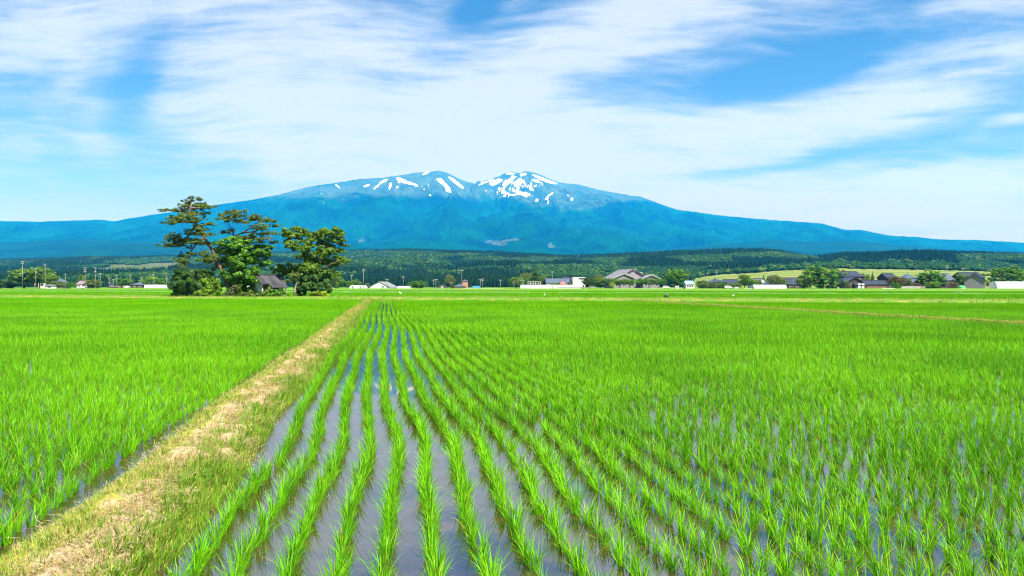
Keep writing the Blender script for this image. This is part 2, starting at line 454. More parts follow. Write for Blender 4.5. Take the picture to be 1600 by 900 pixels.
def build_bund(name, uc, half, height, v0, v1, nv, label):
    vv = np.concatenate([np.arange(v0, 30, .06), np.arange(30, v1, .3)]) if nv else np.arange(v0, v1, .25)
    # end at far bund
    cc = np.linspace(-1.15, 1.15, 30 if nv else 12)
    Vg, Cg = np.meshgrid(vv, cc, indexing='ij')
    U = uc(Vg) + Cg * half * (1 + .10 * (fbm(Vg * .8, Cg * 0 + 3, 9) - .5) * 2)
    prof = np.clip(1 - np.abs(Cg) ** 3.2, -.4, 1)
    Z = height * prof * (1 + .25 * (fbm(Vg * .6, Cg, 4) - .5)) - .07 * (np.abs(Cg) > 1.05)
    Z = Z + (fbm(U * 6, Vg * 6, 11, 5) - .5) * .19 * np.clip(prof + .2, 0, 1) * (1 if nv else .6)
    # a trodden hollow along the crest
    if nv: Z -= .035 * np.exp(-((Cg - .25) / .25) ** 2)
    X, Y = uv2xy(U, Vg)
    ok = s_of(X, Y) > 2.0
    Z = np.where(ok, -.1, Z)
    side = (Cg + 1) / 2 if nv else np.full(Cg.shape, 1.0); wet = sstep(.05, -.02, Z)
    me = grid_mesh(name, X, Y, Z, M['bund'], vert_attr={'side': side.ravel(), 'wet': wet.ravel()})
    o = obj(name, me); tag(o, kind='structure')
    return o
build_bund('earth_bund_path', bund_c, BH, .20, -1, 112, True, '')
build_bund('earth_bund_path', lambda v: 27.75 + v * 0, .40, .24, 8, 100, False, '')

# rice clump shapes
def rice_plant():
    a = clump(int(rng.integers(28, 44)), .265, .165, .0062, 5, .024, (.1, 2.0))
    k = int(rng.integers(2, 6)); b = clump(k, .19, .55, .0052, 5, .02, (1.0, 2.4))
    return [a, (b[0], b[1], np.where(rng.uniform(0, 1, len(b[2])) < .0, 0, np.repeat(rng.uniform(.9, 1.0, k), 5)))]
RV_NEAR = [blade_mesh('rice_plant_shape', rice_plant(), M['rice']) for _ in range(18)]
def row_seg(n_cl, nb, L, segs, w, hh=None):
    parts = []
    for k in range(n_cl):
        parts.append(shift(clump(nb,   (.255 if hh is None else hh) * rng.uniform(.8, 1.15), .16, w, segs, .035), rng.normal(0, .02), (k + .5) * L / n_cl - L / 2 + rng.normal(0, .02)))
    return parts
RV_MID = [blade_mesh('rice_row_shape', row_seg(6, 20, 1.0, 3, .0110), M['rice']) for _ in range(8)]
def patch(rows, L, nc, nb, w, h=.27):
    parts = []
    for i in range(rows):
        for p in row_seg(nc, nb, L, 2, w, h): parts.append(shift(p, (i - (rows - 1) / 2) * .3, 0))
    return parts
RV_FAR = [blade_mesh('rice_patch_shape', patch(5, 2.0, 9, 7, .020), M['rice_far']) for _ in range(6)]
RV_VFAR = [blade_mesh('rice_meadow_shape', patch(10, 3.0, 9, 5, .05), M['rice_far']) for _ in range(4)]

ORD = ('first second third fourth fifth sixth seventh eighth ninth tenth eleventh twelfth thirteenth fourteenth fifteenth sixteenth seventeenth eighteenth '
       'nineteenth twentieth twenty-first twenty-second twenty-third twenty-fourth twenty-fifth twenty-sixth twenty-seventh twenty-eighth').split()
def build_rice():
    near = []      # (x,y,z,row index, scale)
    mid = [[], [], []]; far = [[], [], []]
    def rows():
        for k in range(0, 95): yield -1.18 + .30 * k, k, 'right'
        for k in range(0, 190): yield -2.68 - .3 * k, k, 'left'
        for k in range(0, 60): yield 28.55 + .3 * k, k, 'beyond'
    for u0, k, side in rows():
        phase = rng.uniform(-.1, .1)
        # near clumps
        v = np.arange(1.0, 30, .15); v = v + rng.normal(0, .022, len(v))
        u = u0 + (wob(v) if side == 'right' else .5 * wob(v + 3) + .05 * np.sin(v * .5)) + rng.normal(0, .018, len(v)) + .035 * (fbm(v * .8, np.full_like(v, k * 3.3), 21) - .5)
        x, y = uv2xy(u, v)
        dens = vnoise(x * .5, y * .5, 33)
        keep = inview(x, y, 1.6) & (y < 21) & (s_of(x, y) < -1) & (rng.uniform(0, 1, len(v)) < np.where(dens < .2, .85, .985))
        for xx, yy in zip(x[keep], y[keep]): near.append((xx, yy, k, side))
        # mid: metre-long row pieces
        v = np.arange(16.5, 80, 1.0) + rng.uniform(-.1, .1)
        u = u0 + (wob(v) if side == 'right' else .5 * wob(v + 3) + .05 * np.sin(v * .5))
        x, y = uv2xy(u, v)
        keep = inview(x, y, 2.5) & (y >= 20.6) & (y < 52) & (s_of(x, y) < -1.5)
        dw = (wob(v + .3) - wob(v - .3)) / .6 if side == 'right' else 0 * v
        for xx, yy, dd in zip(x[keep], y[keep], dw[keep]):
            mid[0].append((xx, yy, -.0)); mid[1].append((0, 0, ROWA - math.atan(dd) + (PI if rng.random() < .5 else 0)))
            s = rng.uniform(.82, 1.1) * (.88 + .26 * float(vnoise(xx * .4, yy * .4, 4))); mid[2].append((s, 1, s * rng.uniform(.93, 1.07)))
    for u1, u2 in ((-1.22 - .15, 27.3), (-62, -2.62), (28.4, 95)):
        for u in (np.arange(u2 - .75, u1 + .5, -1.5) if u1 == -62 else np.arange(u1 + .75, u2 - .5, 1.5)):
            v = np.arange(30, 150, 2.0) + rng.uniform(-.5, .5)
            uu = u + (wob(v) if u1 == -1.37 else 0 * v)
            x, y = uv2xy(uu, v)
            keep = inview(x, y, 5) & (y >= 51.5) & (s_of(x, y) < -1.6)
            for xx, yy in zip(x[keep], y[keep]):
                far[0].append((xx, yy, 0)); far[1].append((0, 0, ROWA + (PI if rng.random() < .5 else 0))); s = rng.uniform(.92, 1.08); far[2].append((1.0, 1.02, s))
    # the individually built nearest plants
    A = np.array([(a[0], a[1]) for a in near])
    vis = (np.abs(A[:, 0]) < .695 * A[:, 1]) & (A[:, 1] > 3.95)
    order = np.argsort(np.where(vis, A[:, 1], 1e9))[:300]
    chosen = set(order.tolist())
    for i in order:
        x, y, k, side = near[i]
        o = obj('rice_plant', RV_NEAR[rnd.randrange(len(RV_NEAR))])
        o.location = (x, y, 0); s = rnd.uniform(.78, 1.12); o.scale = (s, s, s * rnd.uniform(.9, 1.1)); o.rotation_euler = (rnd.uniform(-.08, .08), rnd.uniform(-.08, .08), rnd.uniform(0, 6.28))
        if side == 'right':
            lab = 'young rice plant at the front of the %s row right of the path' % ORD[k]
        else:
            lab = 'young rice plant at the front of the %s row left of the path' % ORD[k]
        tag(o, lab, 'rice plant', 'nearest rice plants standing in the %s row %s the earth path' % (ORD[k], 'right of' if side == 'right' else 'left of'))
    rest = [i for i in range(len(near)) if i not in chosen]
    n = len(rest)
    pts = [(near[i][0], near[i][1], 0) for i in rest]
    rot = np.stack([rng.uniform(-.1, .1, n), rng.uniform(-.1, .1, n), rng.uniform(0, 6.28, n)], -1)
    pa = np.array(pts); s = rng.uniform(.8, 1.12, n) * (.85 + .35 * vnoise(pa[:, 0] * .9, pa[:, 1] * .9, 4)); scl = np.stack([s, s, s * rng.uniform(.85, 1.12, n)], -1)
    scatter('rice_seedlings', pts, rot, scl, rng.integers(0, len(RV_NEAR), n), RV_NEAR, 'rice seedlings standing in rows in the flooded paddies')
    n = len(mid[0]); scatter('rice_rows', mid[0], mid[1], mid[2], rng.integers(0, len(RV_MID), n), RV_MID, 'rice rows further off in the flooded paddies')
    n2 = len(far[0]); scatter('distant_rice', far[0], far[1], far[2], rng.integers(0, len(RV_FAR), n2), RV_FAR, 'distant rice at the far end of the paddies')
    # terraces behind the far bund
    P = []; Ro = []; Sc = []
    for yy in np.arange(70, 300, 2.9):
        xs = np.arange(-(.72 * yy + 8), .72 * yy + 8, 2.85) + rng.uniform(-.5, .5)
        s = s_of(xs, yy); ok = ((s > 22.5) & (s < 73)) | ((s > 82.5) & (s < 122))
        for x in xs[ok]:
            if -62 < x < -20 and 105 < yy < 122: continue
            P.append((x, yy + rng.uniform(-.3, .3), float(zg(s_of(x, yy))) - .02)); Ro.append((0, 0, R(-16.5) + (PI if rng.random() < .5 else 0))); Sc.append((1, 1, rng.uniform(.85, 1.1)))
    scatter('terrace_rice', P, Ro, Sc, rng.integers(0, len(RV_VFAR), len(P)), RV_VFAR, 'rice on the terraces behind the far bund')
    print('rice', len(rest), n, n2, len(P))
build_rice()

# bund vegetation
def build_bund_grass():
    gv = [blade_mesh('weed_shape', [clump(16, .10, .55, .006, 2, .05, (.3, 1.5))], M['weed']) for _ in range(5)]
    dv = [blade_mesh('dry_grass_shape', [clump(18, .09, .7, .006, 2, .06, (.3, 1.6))], M['dry']) for _ in range(5)]
    def straw_shape():
        n = 16; az = rng.uniform(0, 2 * PI, n); o = np.stack([rng.normal(0, .07, n), rng.normal(0, .07, n), rng.uniform(.0, .03, n)], -1)
        return blades(o, az, np.full(n, 1.35) + rng.uniform(0, .3, n), rng.uniform(.03, .11, n), rng.uniform(.003, .005, n), rng.uniform(-.1, .4, n), 2, rng.uniform(0, 1, n))
    sv = [blade_mesh('straw_shape', [straw_shape()], M['straw']) for _ in range(5)]
    out = {'g': [], 'd': [], 's': []}
    def add(u_c, half, height, v, c, sc, bump_=True):
        u = u_c + c * half; x, y = uv2xy(u, v)
        if not inview(x, y, 1.0) or s_of(x, y) > 1: return None
        prof = max(-.4, 1 - abs(c) ** 3.2)
        return (x, y, max(.0, height * prof - .012))
    bands = [(1.5, 8, 620), (8, 16, 330), (16, 34, 130), (34, 96, 45)]
    for v0, v1, dens in bands:
        n = int((v1 - v0) * dens * 1.2)
        sc = {620: 1, 330: 1.25, 130: 1.7, 45: 2.4}[dens]
        for _ in range(n):
            v = rnd.uniform(v0, v1); c = rnd.uniform(-1.05, 1.08)
            q = add(float(bund_c(v)), BH, .20, v, c, sc)
            if q is None: continue
            nz = float(fbm(v * 1.3, c * 2, 51)) ; a = (c + 1) / 2 + (nz - .5) * .9
            if a < .40: kind = 'd' if rnd.random() < .62 else ('g' if rnd.random() < .75 else 's')
            elif a < .68: kind = 's' if rnd.random() < .40 else (None if rnd.random() < .7 else 'd') if rnd.random() < .8 else ('g' if nz > .62 else 'd')
            elif a < .86: kind = ('d' if rnd.random() < .45 else 's' if rnd.random() < .4 else 'g') if rnd.random() < .75 else None
            else: kind = 'g' if rnd.random() < .72 else 'd'
            if kind is None: continue
            if v > 34 and kind == 's': kind = 'd'
            s = sc * rnd.uniform(.7, 1.25) * (1.35 if kind == 'g' and c > .45 else 1)
            out[kind].append((q, s))
    # thin bund on the right and the far grassy track
    for _ in range(1800):
        v = rnd.uniform(9, 96); c = rnd.uniform(-1, 1); q = add(27.75, .40, .24, v, c, 2)
        if q: out['d' if rnd.random() < .3 else 'g'].append((q, rnd.uniform(1.4, 2.4)))
    for _ in range(9000):
        y = rnd.uniform(66, 140); x = rnd.uniform(-.72, .72) * y; s = s_of(x, y)
        if not -1 < s < 21.5: continue
        pnz = float(fbm(x * .09, s * .25, 71))
        a = pnz + (0.04 if s < 9 else -.10)
        kind = 'd' if a > .52 and rnd.random() < .85 else 'g'
        out[kind].append(((x, y, float(zg(s)) - .02), rnd.uniform(2.2, 4.5) * (1.2 if kind == 'g' else 1)))
    for key, name, vs, lab in (('g', 'green_weeds', gv, 'green weeds growing on the earth bunds'), ('d', 'dry_grass', dv, 'yellowed dry grass on the earth bunds'), ('s', 'cut_straw', sv, 'cut straw strewn along the earth path')):
        L = out[key]; n = len(L)
        scatter(name, [a[0] for a in L], np.stack([rng.uniform(-.15, .15, n), rng.uniform(-.15, .15, n), rng.uniform(0, 6.28, n)], -1), [(a[1],) * 3 for a in L], rng.integers(0, len(vs), n), vs, lab)
    print('bund', {k: len(v) for k, v in out.items()})
build_bund_grass()

# pale concrete channel on the terrace
def build_channel():
    mb = MB()
    for seg in np.arange(-200, 95, 6.0):
        if seg > -22 and rnd.random() < .35: continue
        x0, x1 = seg, seg + 6.0
        y0, y1 = 86.8 + 76.6 - .296 * x0, 86.8 + 76.6 - .296 * x1
        w = .45
        h = .52 if seg < 0 else .47
        mb.poly([(x0, y0, .3), (x1, y1, .3), (x1, y1 + w, .3), (x0, y0 + w, .3), (x0, y0, h), (x1, y1, h), (x1, y1 + w, h), (x0, y0 + w, h)],
                [(3, 2, 1, 0), (4, 5, 6, 7), (0, 1, 5, 4), (2, 3, 7, 6), (1, 2, 6, 5), (3, 0, 4, 7)])
    o = mb.build('irrigation_channel', plain('mossy_concrete', (.30, .38, .23), .9, .25, .6)); tag(o, 'long pale concrete irrigation channel edging the terrace behind the paddies', 'channel')
build_channel()

# ------------------------------------------------------------------ mountain
SIL = [(-900, 410), (-500, 375), (-200, 350), (0, 345), (60, 346), (130, 344), (160, 343), (178, 346), (195, 342), (240, 335), (300, 327), (345, 319), (400, 311), (440, 303), (480, 292), (520, 286), (560, 280), (600, 277), (630, 273), (650, 269),
       (670, 268.5), (685, 266.5), (697, 269), (705, 273), (722, 281), (745, 288), (757, 283), (770, 279), (780, 275), (788, 271), (794, 268.5), (800, 267.5), (806, 269.5), (812, 270), (820, 267.5), (828, 268), (840, 271), (860, 280), (880, 286), (900, 287), (930, 295),
       (960, 301), (1000, 307), (1030, 318), (1060, 328), (1080, 330), (1130, 337), (1200, 343), (1285, 349), (1320, 359), (1345, 359), (1390, 368), (1430, 370), (1470, 374), (1530, 375), (1600, 379), (1800, 390), (2200, 412), (2500, 425)]
SNOW = [ # polygons in photo coordinates of the slope where the snow lies
 [(525,287),(530,291),(533,295),(529,294),(524,289)], [(566,291),(576,287),(578,289),(570,293)], [(582,295),(590,288),(600,280),(606,279),(604,283),(594,288),(586,296)],
 [(605,296),(608,286),(613,284),(612,290),(609,298)], [(618,277),(626,278),(640,284),(652,288),(655,292),(640,288),(628,286),(620,282)], [(619,283),(626,286),(627,288),(620,285)], [(655,291),(662,293),(667,300),(663,298)],
 [(659,272),(664,269),(673,268),(668,271),(661,275)], [(681,279),(688,278),(695,284),(703,293),(705,301),(697,300),(696,293),(686,285)], [(700,276),(706,277),(716,285),(725,292),(724,296),(712,288),(702,280)],
 [(745,289),(757,284),(770,280),(775,281),(764,284),(754,288),(747,290)], [(765,285),(778,279),(786,279),(784,284),(776,288),(769,291),(766,289)],[(786,284),(794,280),(800,274),(808,275),(802,281),(795,287),(789,294),(785,290)],[(804,284),(812,277),(819,281),(821,284),(813,288),(808,293),(803,291)],[(776,291),(783,293),(790,299),(798,303),(808,303),(806,306),(796,306),(786,302),(779,296)],[(800,293),(806,297),(816,299),(826,301),(832,306),(822,308),(810,304),(802,299)],[(790,271),(797,269),(806,271),(800,273),(793,273)],[(812,272),(819,270),(824,272),(820,275),(814,276)],
 [(770,298),(780,302),(792,307),(800,309),(790,309),(778,304)], [(830,271),(842,275),(856,281),(871,286),(870,289),(856,286),(842,280),(832,274)], [(828,279),(838,280),(850,287),(840,286),(832,283)],
 [(848,311),(856,305),(866,298),(864,303),(857,310),(858,318),(854,322),(856,314)], [(838,310),(843,312),(839,316),(836,314)], [(886,302),(890,306),(887,310),(885,306)], [(892,308),(898,309),(895,313),(891,314)],
 [(502,300),(504,302),(502,305),(500,303)], [(505,315),(508,317),(507,321),(504,318)], [(486,291),(489,292),(487,294)], [(669,304),(674,303),(675,306),(671,307)], [(648,300),(653,301),(650,303)], [(742,298),(746,300),(743,302)], [(716,300),(720,301),(718,303)],
 [(770,305),(776,308),(773,309)],[(757,296),(762,298),(758,300)],[(945,316),(948,318),(945,319)],[(1022,321),(1026,322),(1023,324)]]
SCAR = [[(755,376),(772,376),(790,380),(786,386),(772,382),(758,379)],[(775,377),(792,374),(812,372),(812,375),(795,377),(788,384)],[(855,383),(862,380),(870,387),(858,387)],[(560,372),(570,373),(574,380),(560,379)],[(1160,385),(1180,382),(1210,383),(1195,387),(1165,390)],[(1105,383),(1120,382),(1118,386)]]
def inpoly(px, py, poly):
    ins = np.zeros(px.shape, bool); n = len(poly); j = n - 1
    for i in range(n):
        xi, yi = poly[i]; xj, yj = poly[j]
        if yi != yj:
            c = ((yi > py) != (yj > py)) & (px < (xj - xi) * (py - yi) / (yj - yi) + xi); ins ^= c
        j = i
    return ins
def build_mountain():
    cols = np.concatenate([np.arange(-900, 420, 8.), np.arange(420, 940, 1.1), np.arange(940, 1100, 3.), np.arange(1100, 2300, 8.)])
    t = np.concatenate([np.linspace(0, .62, 60)[:-1], np.linspace(.62, 1, 190)])
    sil = interp(cols, SIL)
    rc = interp(cols, [(-900, 12500), (0, 13200), (300, 13800), (600, 14300), (650, 14400), (850, 15400), (900, 15500), (1100, 14500), (1400, 13200), (2300, 12500)])
    Y0 = 5600.
    T, C = np.meshgrid(t, cols, indexing='ij')
    RC = np.repeat(rc[None], len(t), 0); E = np.repeat(((HOR - sil) / F)[None], len(t), 0)
    Y = Y0 + T * (RC - Y0)
    prof = .10 + .90 * (T ** 1.55)
    A = E * RC / Y * prof
    e0 = 0.040
    A = np.maximum(A, 0) 
    # spur of the left summit running down in front of the right peak
    sp = interp(C, [(690, 262), (725, 281), (745, 287), (770, 296), (800, 306), (830, 317), (870, 332), (920, 360)])
    w = np.exp(-((Y - 14000) / 420) ** 2) * ((C > 715) & (C < 915)) * sstep(715, 745, C)
    A = np.where(w > .02, np.maximum(A, A * (1 - w) + w * (HOR - sp) / F), A)
    Z = A * Y
    # gullies and ridges running down the slopes
    X = (C - 800) / F * Y
    ang = np.arctan2(X - interp(C, [(450, -1700), (950, 300)]), RC - Y + 900) * 7
    rg = 1 - np.abs(2 * fbm(ang * 1.2 + 5 + .3 * fbm(X / 900, Y / 900, 3), Y / 4200, 40, 4) - 1)
    rg2 = 1 - np.abs(2 * fbm(X / 520, Y / 700, 60, 5) - 1)
    fade = np.clip((1 - T) * 5, 0, 1) * np.clip(T * 3, 0, 1)
    Z = Z + fade * ((rg - .75) * 520 + (rg2 - .75) * 260) * np.clip(E / .1, .25, 1)
    Z = Z + (fbm(C / 5.5, Y / 400, 77, 3) - .5) * 22 * np.clip(E / .12, .2, 1)
    # back side
    bt = np.linspace(0, 1, 8)[1:]
    Yb = RC[-1][None] + bt[:, None] * 1600; Zb = Z[-1][None] * (1 - .75 * bt[:, None])
    X2 = np.concatenate([X, (cols[None] - 800) / F * Yb]); Y2 = np.concatenate([Y, Yb]); Z2 = np.concatenate([Z, Zb])
    ppx = 800 + X2 / Y2 * F; ppy = HOR - (Z2 - CAM_Z) / Y2 * F
    snow = np.zeros(ppx.shape); scar = np.zeros(ppx.shape)
    jx = (fbm(ppx / 3, ppy / 3, 5, 2) - .5) * 2.4; jy = (fbm(ppx / 3, ppy / 3, 9, 2) - .5) * 1.6
    for p in SNOW: snow = np.maximum(snow, inpoly(ppx + jx, ppy + jy, p) * 1.)
    streak = fbm(ppx / 1.6, ppy / 9, 8, 2)
    snow = np.maximum(snow, ((ppx > 775) & (ppx < 835) & (ppy > 288) & (ppy < 309) & (streak > .74)) * 1.)
    for _ in range(2):
        q = np.pad(snow, 1, mode='edge'); snow = (q[1:-1, 1:-1] * 2 + q[:-2, 1:-1] + q[2:, 1:-1] + q[1:-1, :-2] + q[1:-1, 2:]) / 6
    for p in SCAR: scar = np.maximum(scar, inpoly(ppx + jx * 1.5, ppy + jy, p) * 1.)
    tl = interp(ppx, [(300, 305), (440, 312), (560, 312), (700, 312), (800, 316), (870, 328), (1000, 318), (1100, 322)])
    alp = sstep(14, -22, ppy - tl)
    fleck = np.exp(-((ppx - 815) / 55) ** 2) * np.exp(-((ppy - 292) / 16) ** 2) + .62 * np.exp(-((ppx - 640) / 75) ** 2) * np.exp(-((ppy - 290) / 12) ** 2)
    me = grid_mesh('mountain', X2, Y2, Z2, M['mountain'], vert_attr={'snow': snow.ravel(), 'scar': scar.ravel(), 'alpine': alp.ravel(), 'fleck': fleck.ravel()})
    tag(obj('mountain', me), kind='structure')
build_mountain()

def build_foothills():
    cols = np.arange(-900, 2300, 5.)
    sil = interp(cols, [(-900, 400), (-300, 376), (0, 379), (150, 374), (300, 381), (420, 386), (520, 392), (700, 397), (950, 398), (1000, 394), (1080, 385), (1130, 379), (1200, 376), (1300, 376), (1370, 378), (1420, 385), (1500, 391), (1700, 394), (2300, 400)])
    sil = sil + (fbm(cols / 30, cols * 0, 14) - .5) * 5
    t = np.linspace(0, 1, 46); T, C = np.meshgrid(t, cols, indexing='ij'); E = np.repeat(((HOR - sil) / F)[None], len(t), 0)
    RC = 7900. ; Y = 3300 + T * (RC - 3300)
    Z = E * RC * (T ** 1.25)
    X = (C - 800) / F * Y
    Z = Z + np.clip((1 - T) * 4, 0, 1) * np.clip(T * 4, 0, 1) * (fbm(X / 700, Y / 800, 19, 5) - .5) * 190
    Yb = np.array([8200, 8900, 9900.])[:, None] + 0 * C[:1]; Zb = Z[-1][None] * np.array([.85, .5, .1])[:, None]
    me = grid_mesh('foothills', np.concatenate([X, (C[:1] - 800) / F * Yb]), np.concatenate([Y, Yb]), np.concatenate([Z, Zb]), M['foothill'])
    tag(obj('foothills', me), kind='structure')
build_foothills()

HILL_SIL = [(-900, 412), (-200, 408), (0, 406), (150, 402), (300, 398), (480, 393), (560, 390), (640, 389), (700, 391), (780, 393), (830, 397), (880, 400), (930, 399), (1000, 396), (1060, 393), (1110, 391), (1150, 390), (1190, 391), (1220, 394), (1255, 401), (1280, 405), (1310, 405), (1350, 406), (1372, 405), (1400, 397), (1430, 393.5), (1460, 393), (1500, 395), (1550, 397), (1600, 399), (1800, 396), (2300, 405)]
HILL_MID = [(-900, 438), (0, 437), (150, 433), (300, 434), (500, 440), (800, 437), (1000, 439), (1080, 434), (1130, 430), (1290, 421), (1400, 422), (1540, 425), (1600, 429), (2300, 430)]
HCREST = [(-900, 3300), (640, 3100), (900, 2300), (1050, 2000), (2300, 1900)]
FIELDS = [[(145,428),(150,419),(170,416),(168,413),(215,414),(240,411),(285,410),(300,413),(262,423),(240,425),(200,429),(170,430)],
          [(1000+85,440),(1085,434),(1130,429),(1190,425),(1240,422),(1290,419.5),(1330,420),(1400,421),(1470,422),(1540,424),(1605,429),(1640,440),(1640,452),(1085,452)],
          [(602,418),(612,415),(606,421)], [(700,425),(712,420),(716,428),(704,430)],[(815,428),(830,424),(831,431),(815,432)],[(940,428),(955,424),(957,430),(940,432)],[(755,416),(775,414),(772,418),(758,420)]]
def hill_z(C, Y):
    C = np.asarray(C, float); Y = np.asarray(Y, float)
    rc = interp(C, HCREST); zc = (HOR - interp(C, HILL_SIL)) / F * rc * .965
    zm = (HOR - interp(C, HILL_MID)) / F * 1000
    t1 = np.clip((Y - 700) / 300, 0, 1); t2 = np.clip((Y - 1000) / (rc - 1000), 0, 1)
    z = np.where(Y < 1000, .45 + (zm - .45) * t1 ** 1.2, zm + (zc - zm) * t2 ** 1.15)
    X = (C - 800) / F * Y
    z = z + (fbm(X / 260, Y / 340, 23, 4) - .5) * 62 * np.clip(t2 * 4, 0, 1) * np.clip((1 - t2) * 3, 0, 1)
    back = np.clip((Y - rc) / 700, 0, 1)
    return z * (1 - .8 * back * back)
def field_mask(C, Y, Z):
    py = HOR - (Z - CAM_Z) / Y * F; f = np.zeros(np.shape(C))
    j = (fbm(np.asarray(C) / 6, py / 3, 3, 2) - .5) * 5
    for p in FIELDS: f = np.maximum(f, inpoly(C + j, py + j * .3, p) * 1.)
    return f
def build_hills():
    cols = np.arange(-900, 2300, 3.); t = np.concatenate([np.linspace(0, 1, 90), np.linspace(1.02, 1.3, 8)])
    T, C = np.meshgrid(t, cols, indexing='ij'); rc = interp(C, HCREST)
    Y = 690 + T * (rc - 690)
    Z = hill_z(C, Y); X = (C - 800) / F * Y
    me = grid_mesh('hills', X, Y, Z, M['hill'], vert_attr={'field': field_mask(C, Y, Z).ravel(), 'old': (C < 1000).ravel() * 1.})
    tag(obj('hills', me), kind='structure')
    # woods on the hills
    import bmesh
    def blob(seed, mat, sub=3, sx=1, h=1.15):
        bm = bmesh.new(); bmesh.ops.create_icosphere(bm, subdivisions=sub, radius=1)
        V = np.array([v.co[:] for v in bm.verts])
        lump = np.zeros(len(V)); r2 = np.random.default_rng(seed)
        for _ in range(16):
            c = r2.normal(size=3); c /= np.linalg.norm(c); c[2] = abs(c[2]) * .8 + .1
            lump += np.exp(-((V - c) ** 2).sum(1) / .10) * r2.uniform(.12, .3)
        rad = .72 + lump + r2.normal(0, .05, len(V))
        V = V * rad[:, None] * np.array([sx, sx, h * .62]); V[:, 2] += .55
        for v, c in zip(bm.verts, V): v.co = c
        me = bpy.data.meshes.new('woodland_crown_shape'); bm.to_mesh(me); bm.free(); me.materials.append(mat); return me
    def cone(seed, mat):
        r2 = np.random.default_rng(seed); mb = MB(); n = 9
        prof = [(0.0, .36), (.16, .44), (.20, .36), (.42, .34), (.46, .27), (.66, .22), (.70, .16), (.9, .07), (1.04, .0)]
        vs = []
        for z, r in prof:
            for k in range(n):
                a = 2 * PI * k / n; rr = r * r2.uniform(.75, 1.2); vs.append((rr * math.cos(a), rr * math.sin(a), z * 1.9 + r2.uniform(-.04, .04)))
        fs = [(i * n + k, i * n + (k + 1) % n, (i + 1) * n + (k + 1) % n, (i + 1) * n + k) for i in range(len(prof) - 1) for k in range(n)]
        mb.poly(vs, fs); return mb.mesh('conifer_crown_shape', mat)
    bl = [blob(k, M['forest_broad']) for k in range(5)]; cn = [cone(k, M['forest_conifer']) for k in range(4)]
    B = [[], []]; Cn = [[], []]
    N = 120000
    C = rng.uniform(-60, 1660, N); u = rng.uniform(0, 1, N); rc = interp(C, HCREST)
    Y = np.sqrt(720 ** 2 + u * ((rc * 1.01) ** 2 - 720 ** 2))
    # keep an even cover: thin the far left, where area per column is larger
    Z = hill_z(C, Y); X = (C - 800) / F * Y
    fm = field_mask(C, Y, Z)
    sp = fbm(X / 210, Y / 260, 90, 4)
    e = (Z - CAM_Z) / Y
    for i in range(N):
        if fm[i] > .5: continue
        if Y[i] < 1000 and C[i] > 1080: continue
        if Y[i] < 800 and rng.random() < .4: continue
        # skip what hills in front hide
        con = sp[i] > .535 if C[i] < 900 else sp[i] > .55
        if Y[i] > rc[i] * .93: con = con or rng.random() < .6
        s = rng.uniform(3.4, 6.0) if not con else rng.uniform(4.6, 6.4)
        if Y[i] < 1100: s *= .8
        (Cn if con else B)[0].append((X[i], Y[i], Z[i] - .6))
        (Cn if con else B)[1].append((s, s, s * rng.uniform(.85, 1.2)))
    for D, name, vs, lab in ((B, 'broadleaf_woods', bl, 'broadleaf woods covering the low hills'), (Cn, 'conifer_forest', cn, 'dark conifer forest covering the low hills')):
        n = len(D[0]); scatter(name, D[0], np.stack([np.zeros(n), np.zeros(n), rng.uniform(0, 6.28, n)], -1), D[1], rng.integers(0, len(vs), n), vs, lab)
        print(name, n)
build_hills()

# ------------------------------------------------------------------ trees
def leaf_cards(c, nrm, size, aspect=.55):
    n = len(c)
    a = np.cross(nrm, rng.normal(size=(n, 3))); a /= np.linalg.norm(a, axis=1)[:, None] + 1e-9
    b = np.cross(nrm, a)
    L = (size * rng.uniform(.7, 1.3, n))[:, None]
    v = np.stack([c - a * L / 2, c + b * L * aspect / 2 + nrm * L * .08, c + a * L / 2, c - b * L * aspect / 2 + nrm * L * .08], 1).reshape(-1, 3)
    q = np.arange(4 * n).reshape(n, 4)
    return v, q, None
def crown_mesh(name, pads, dens, size, mat, flat=0.0, aspect=.55, up=.35, core=0.0):
    if size > .1: dens *= 2.2; size *= .74
    """pads: (x,y,z,rx,ry,rz) leaf clumps."""
    Cs = []; Ns = []; Ts = []
    for (x, y, z, rx, ry, rz) in pads:
        area = (rx * ry + rx * rz + ry * rz) / 3
        n = max(20, int(dens * area))
        nsub = max(4, int(9 + area * 1.6))
        # the clump breaks up into sprays
        d0 = rng.normal(size=(nsub, 3)); d0 /= np.linalg.norm(d0, axis=1)[:, None]
        sub = d0 * (rng.uniform(.2, 1.25, nsub) ** .7)[:, None]
        sr = rng.uniform(.18, .42, nsub)
        k = rng.integers(0, nsub, n)
        d = rng.normal(size=(n, 3)); d /= np.linalg.norm(d, axis=1)[:, None]
        p = sub[k] + d * (sr[k] * rng.uniform(.2, 1, n) ** .5)[:, None]
        if flat: p[:, 2] = np.where(p[:, 2] < -.15, -.15 + (p[:, 2] + .15) * (1 - flat), p[:, 2])
        Cs.append(p * np.array([rx, ry, rz]) + np.array([x, y, z]))
        nn = p * .5 + d * .5 + rng.normal(0, .45, (n, 3)) + np.array([0, 0, up]); nn /= np.linalg.norm(nn, axis=1)[:, None]
        Ns.append(nn); Ts.append(np.clip(.25 + .5 * rng.uniform(0, 1, n) + .25 * rng.uniform(-1, 1, nsub)[k] + .12, 0, 1))
    c = np.concatenate(Cs); nn = np.concatenate(Ns)
    v, q, _ = leaf_cards(c, nn, size, aspect)
    return mesh_np(name, v, quads=q, mat=mat, face_attr={'tint': np.concatenate(Ts)})
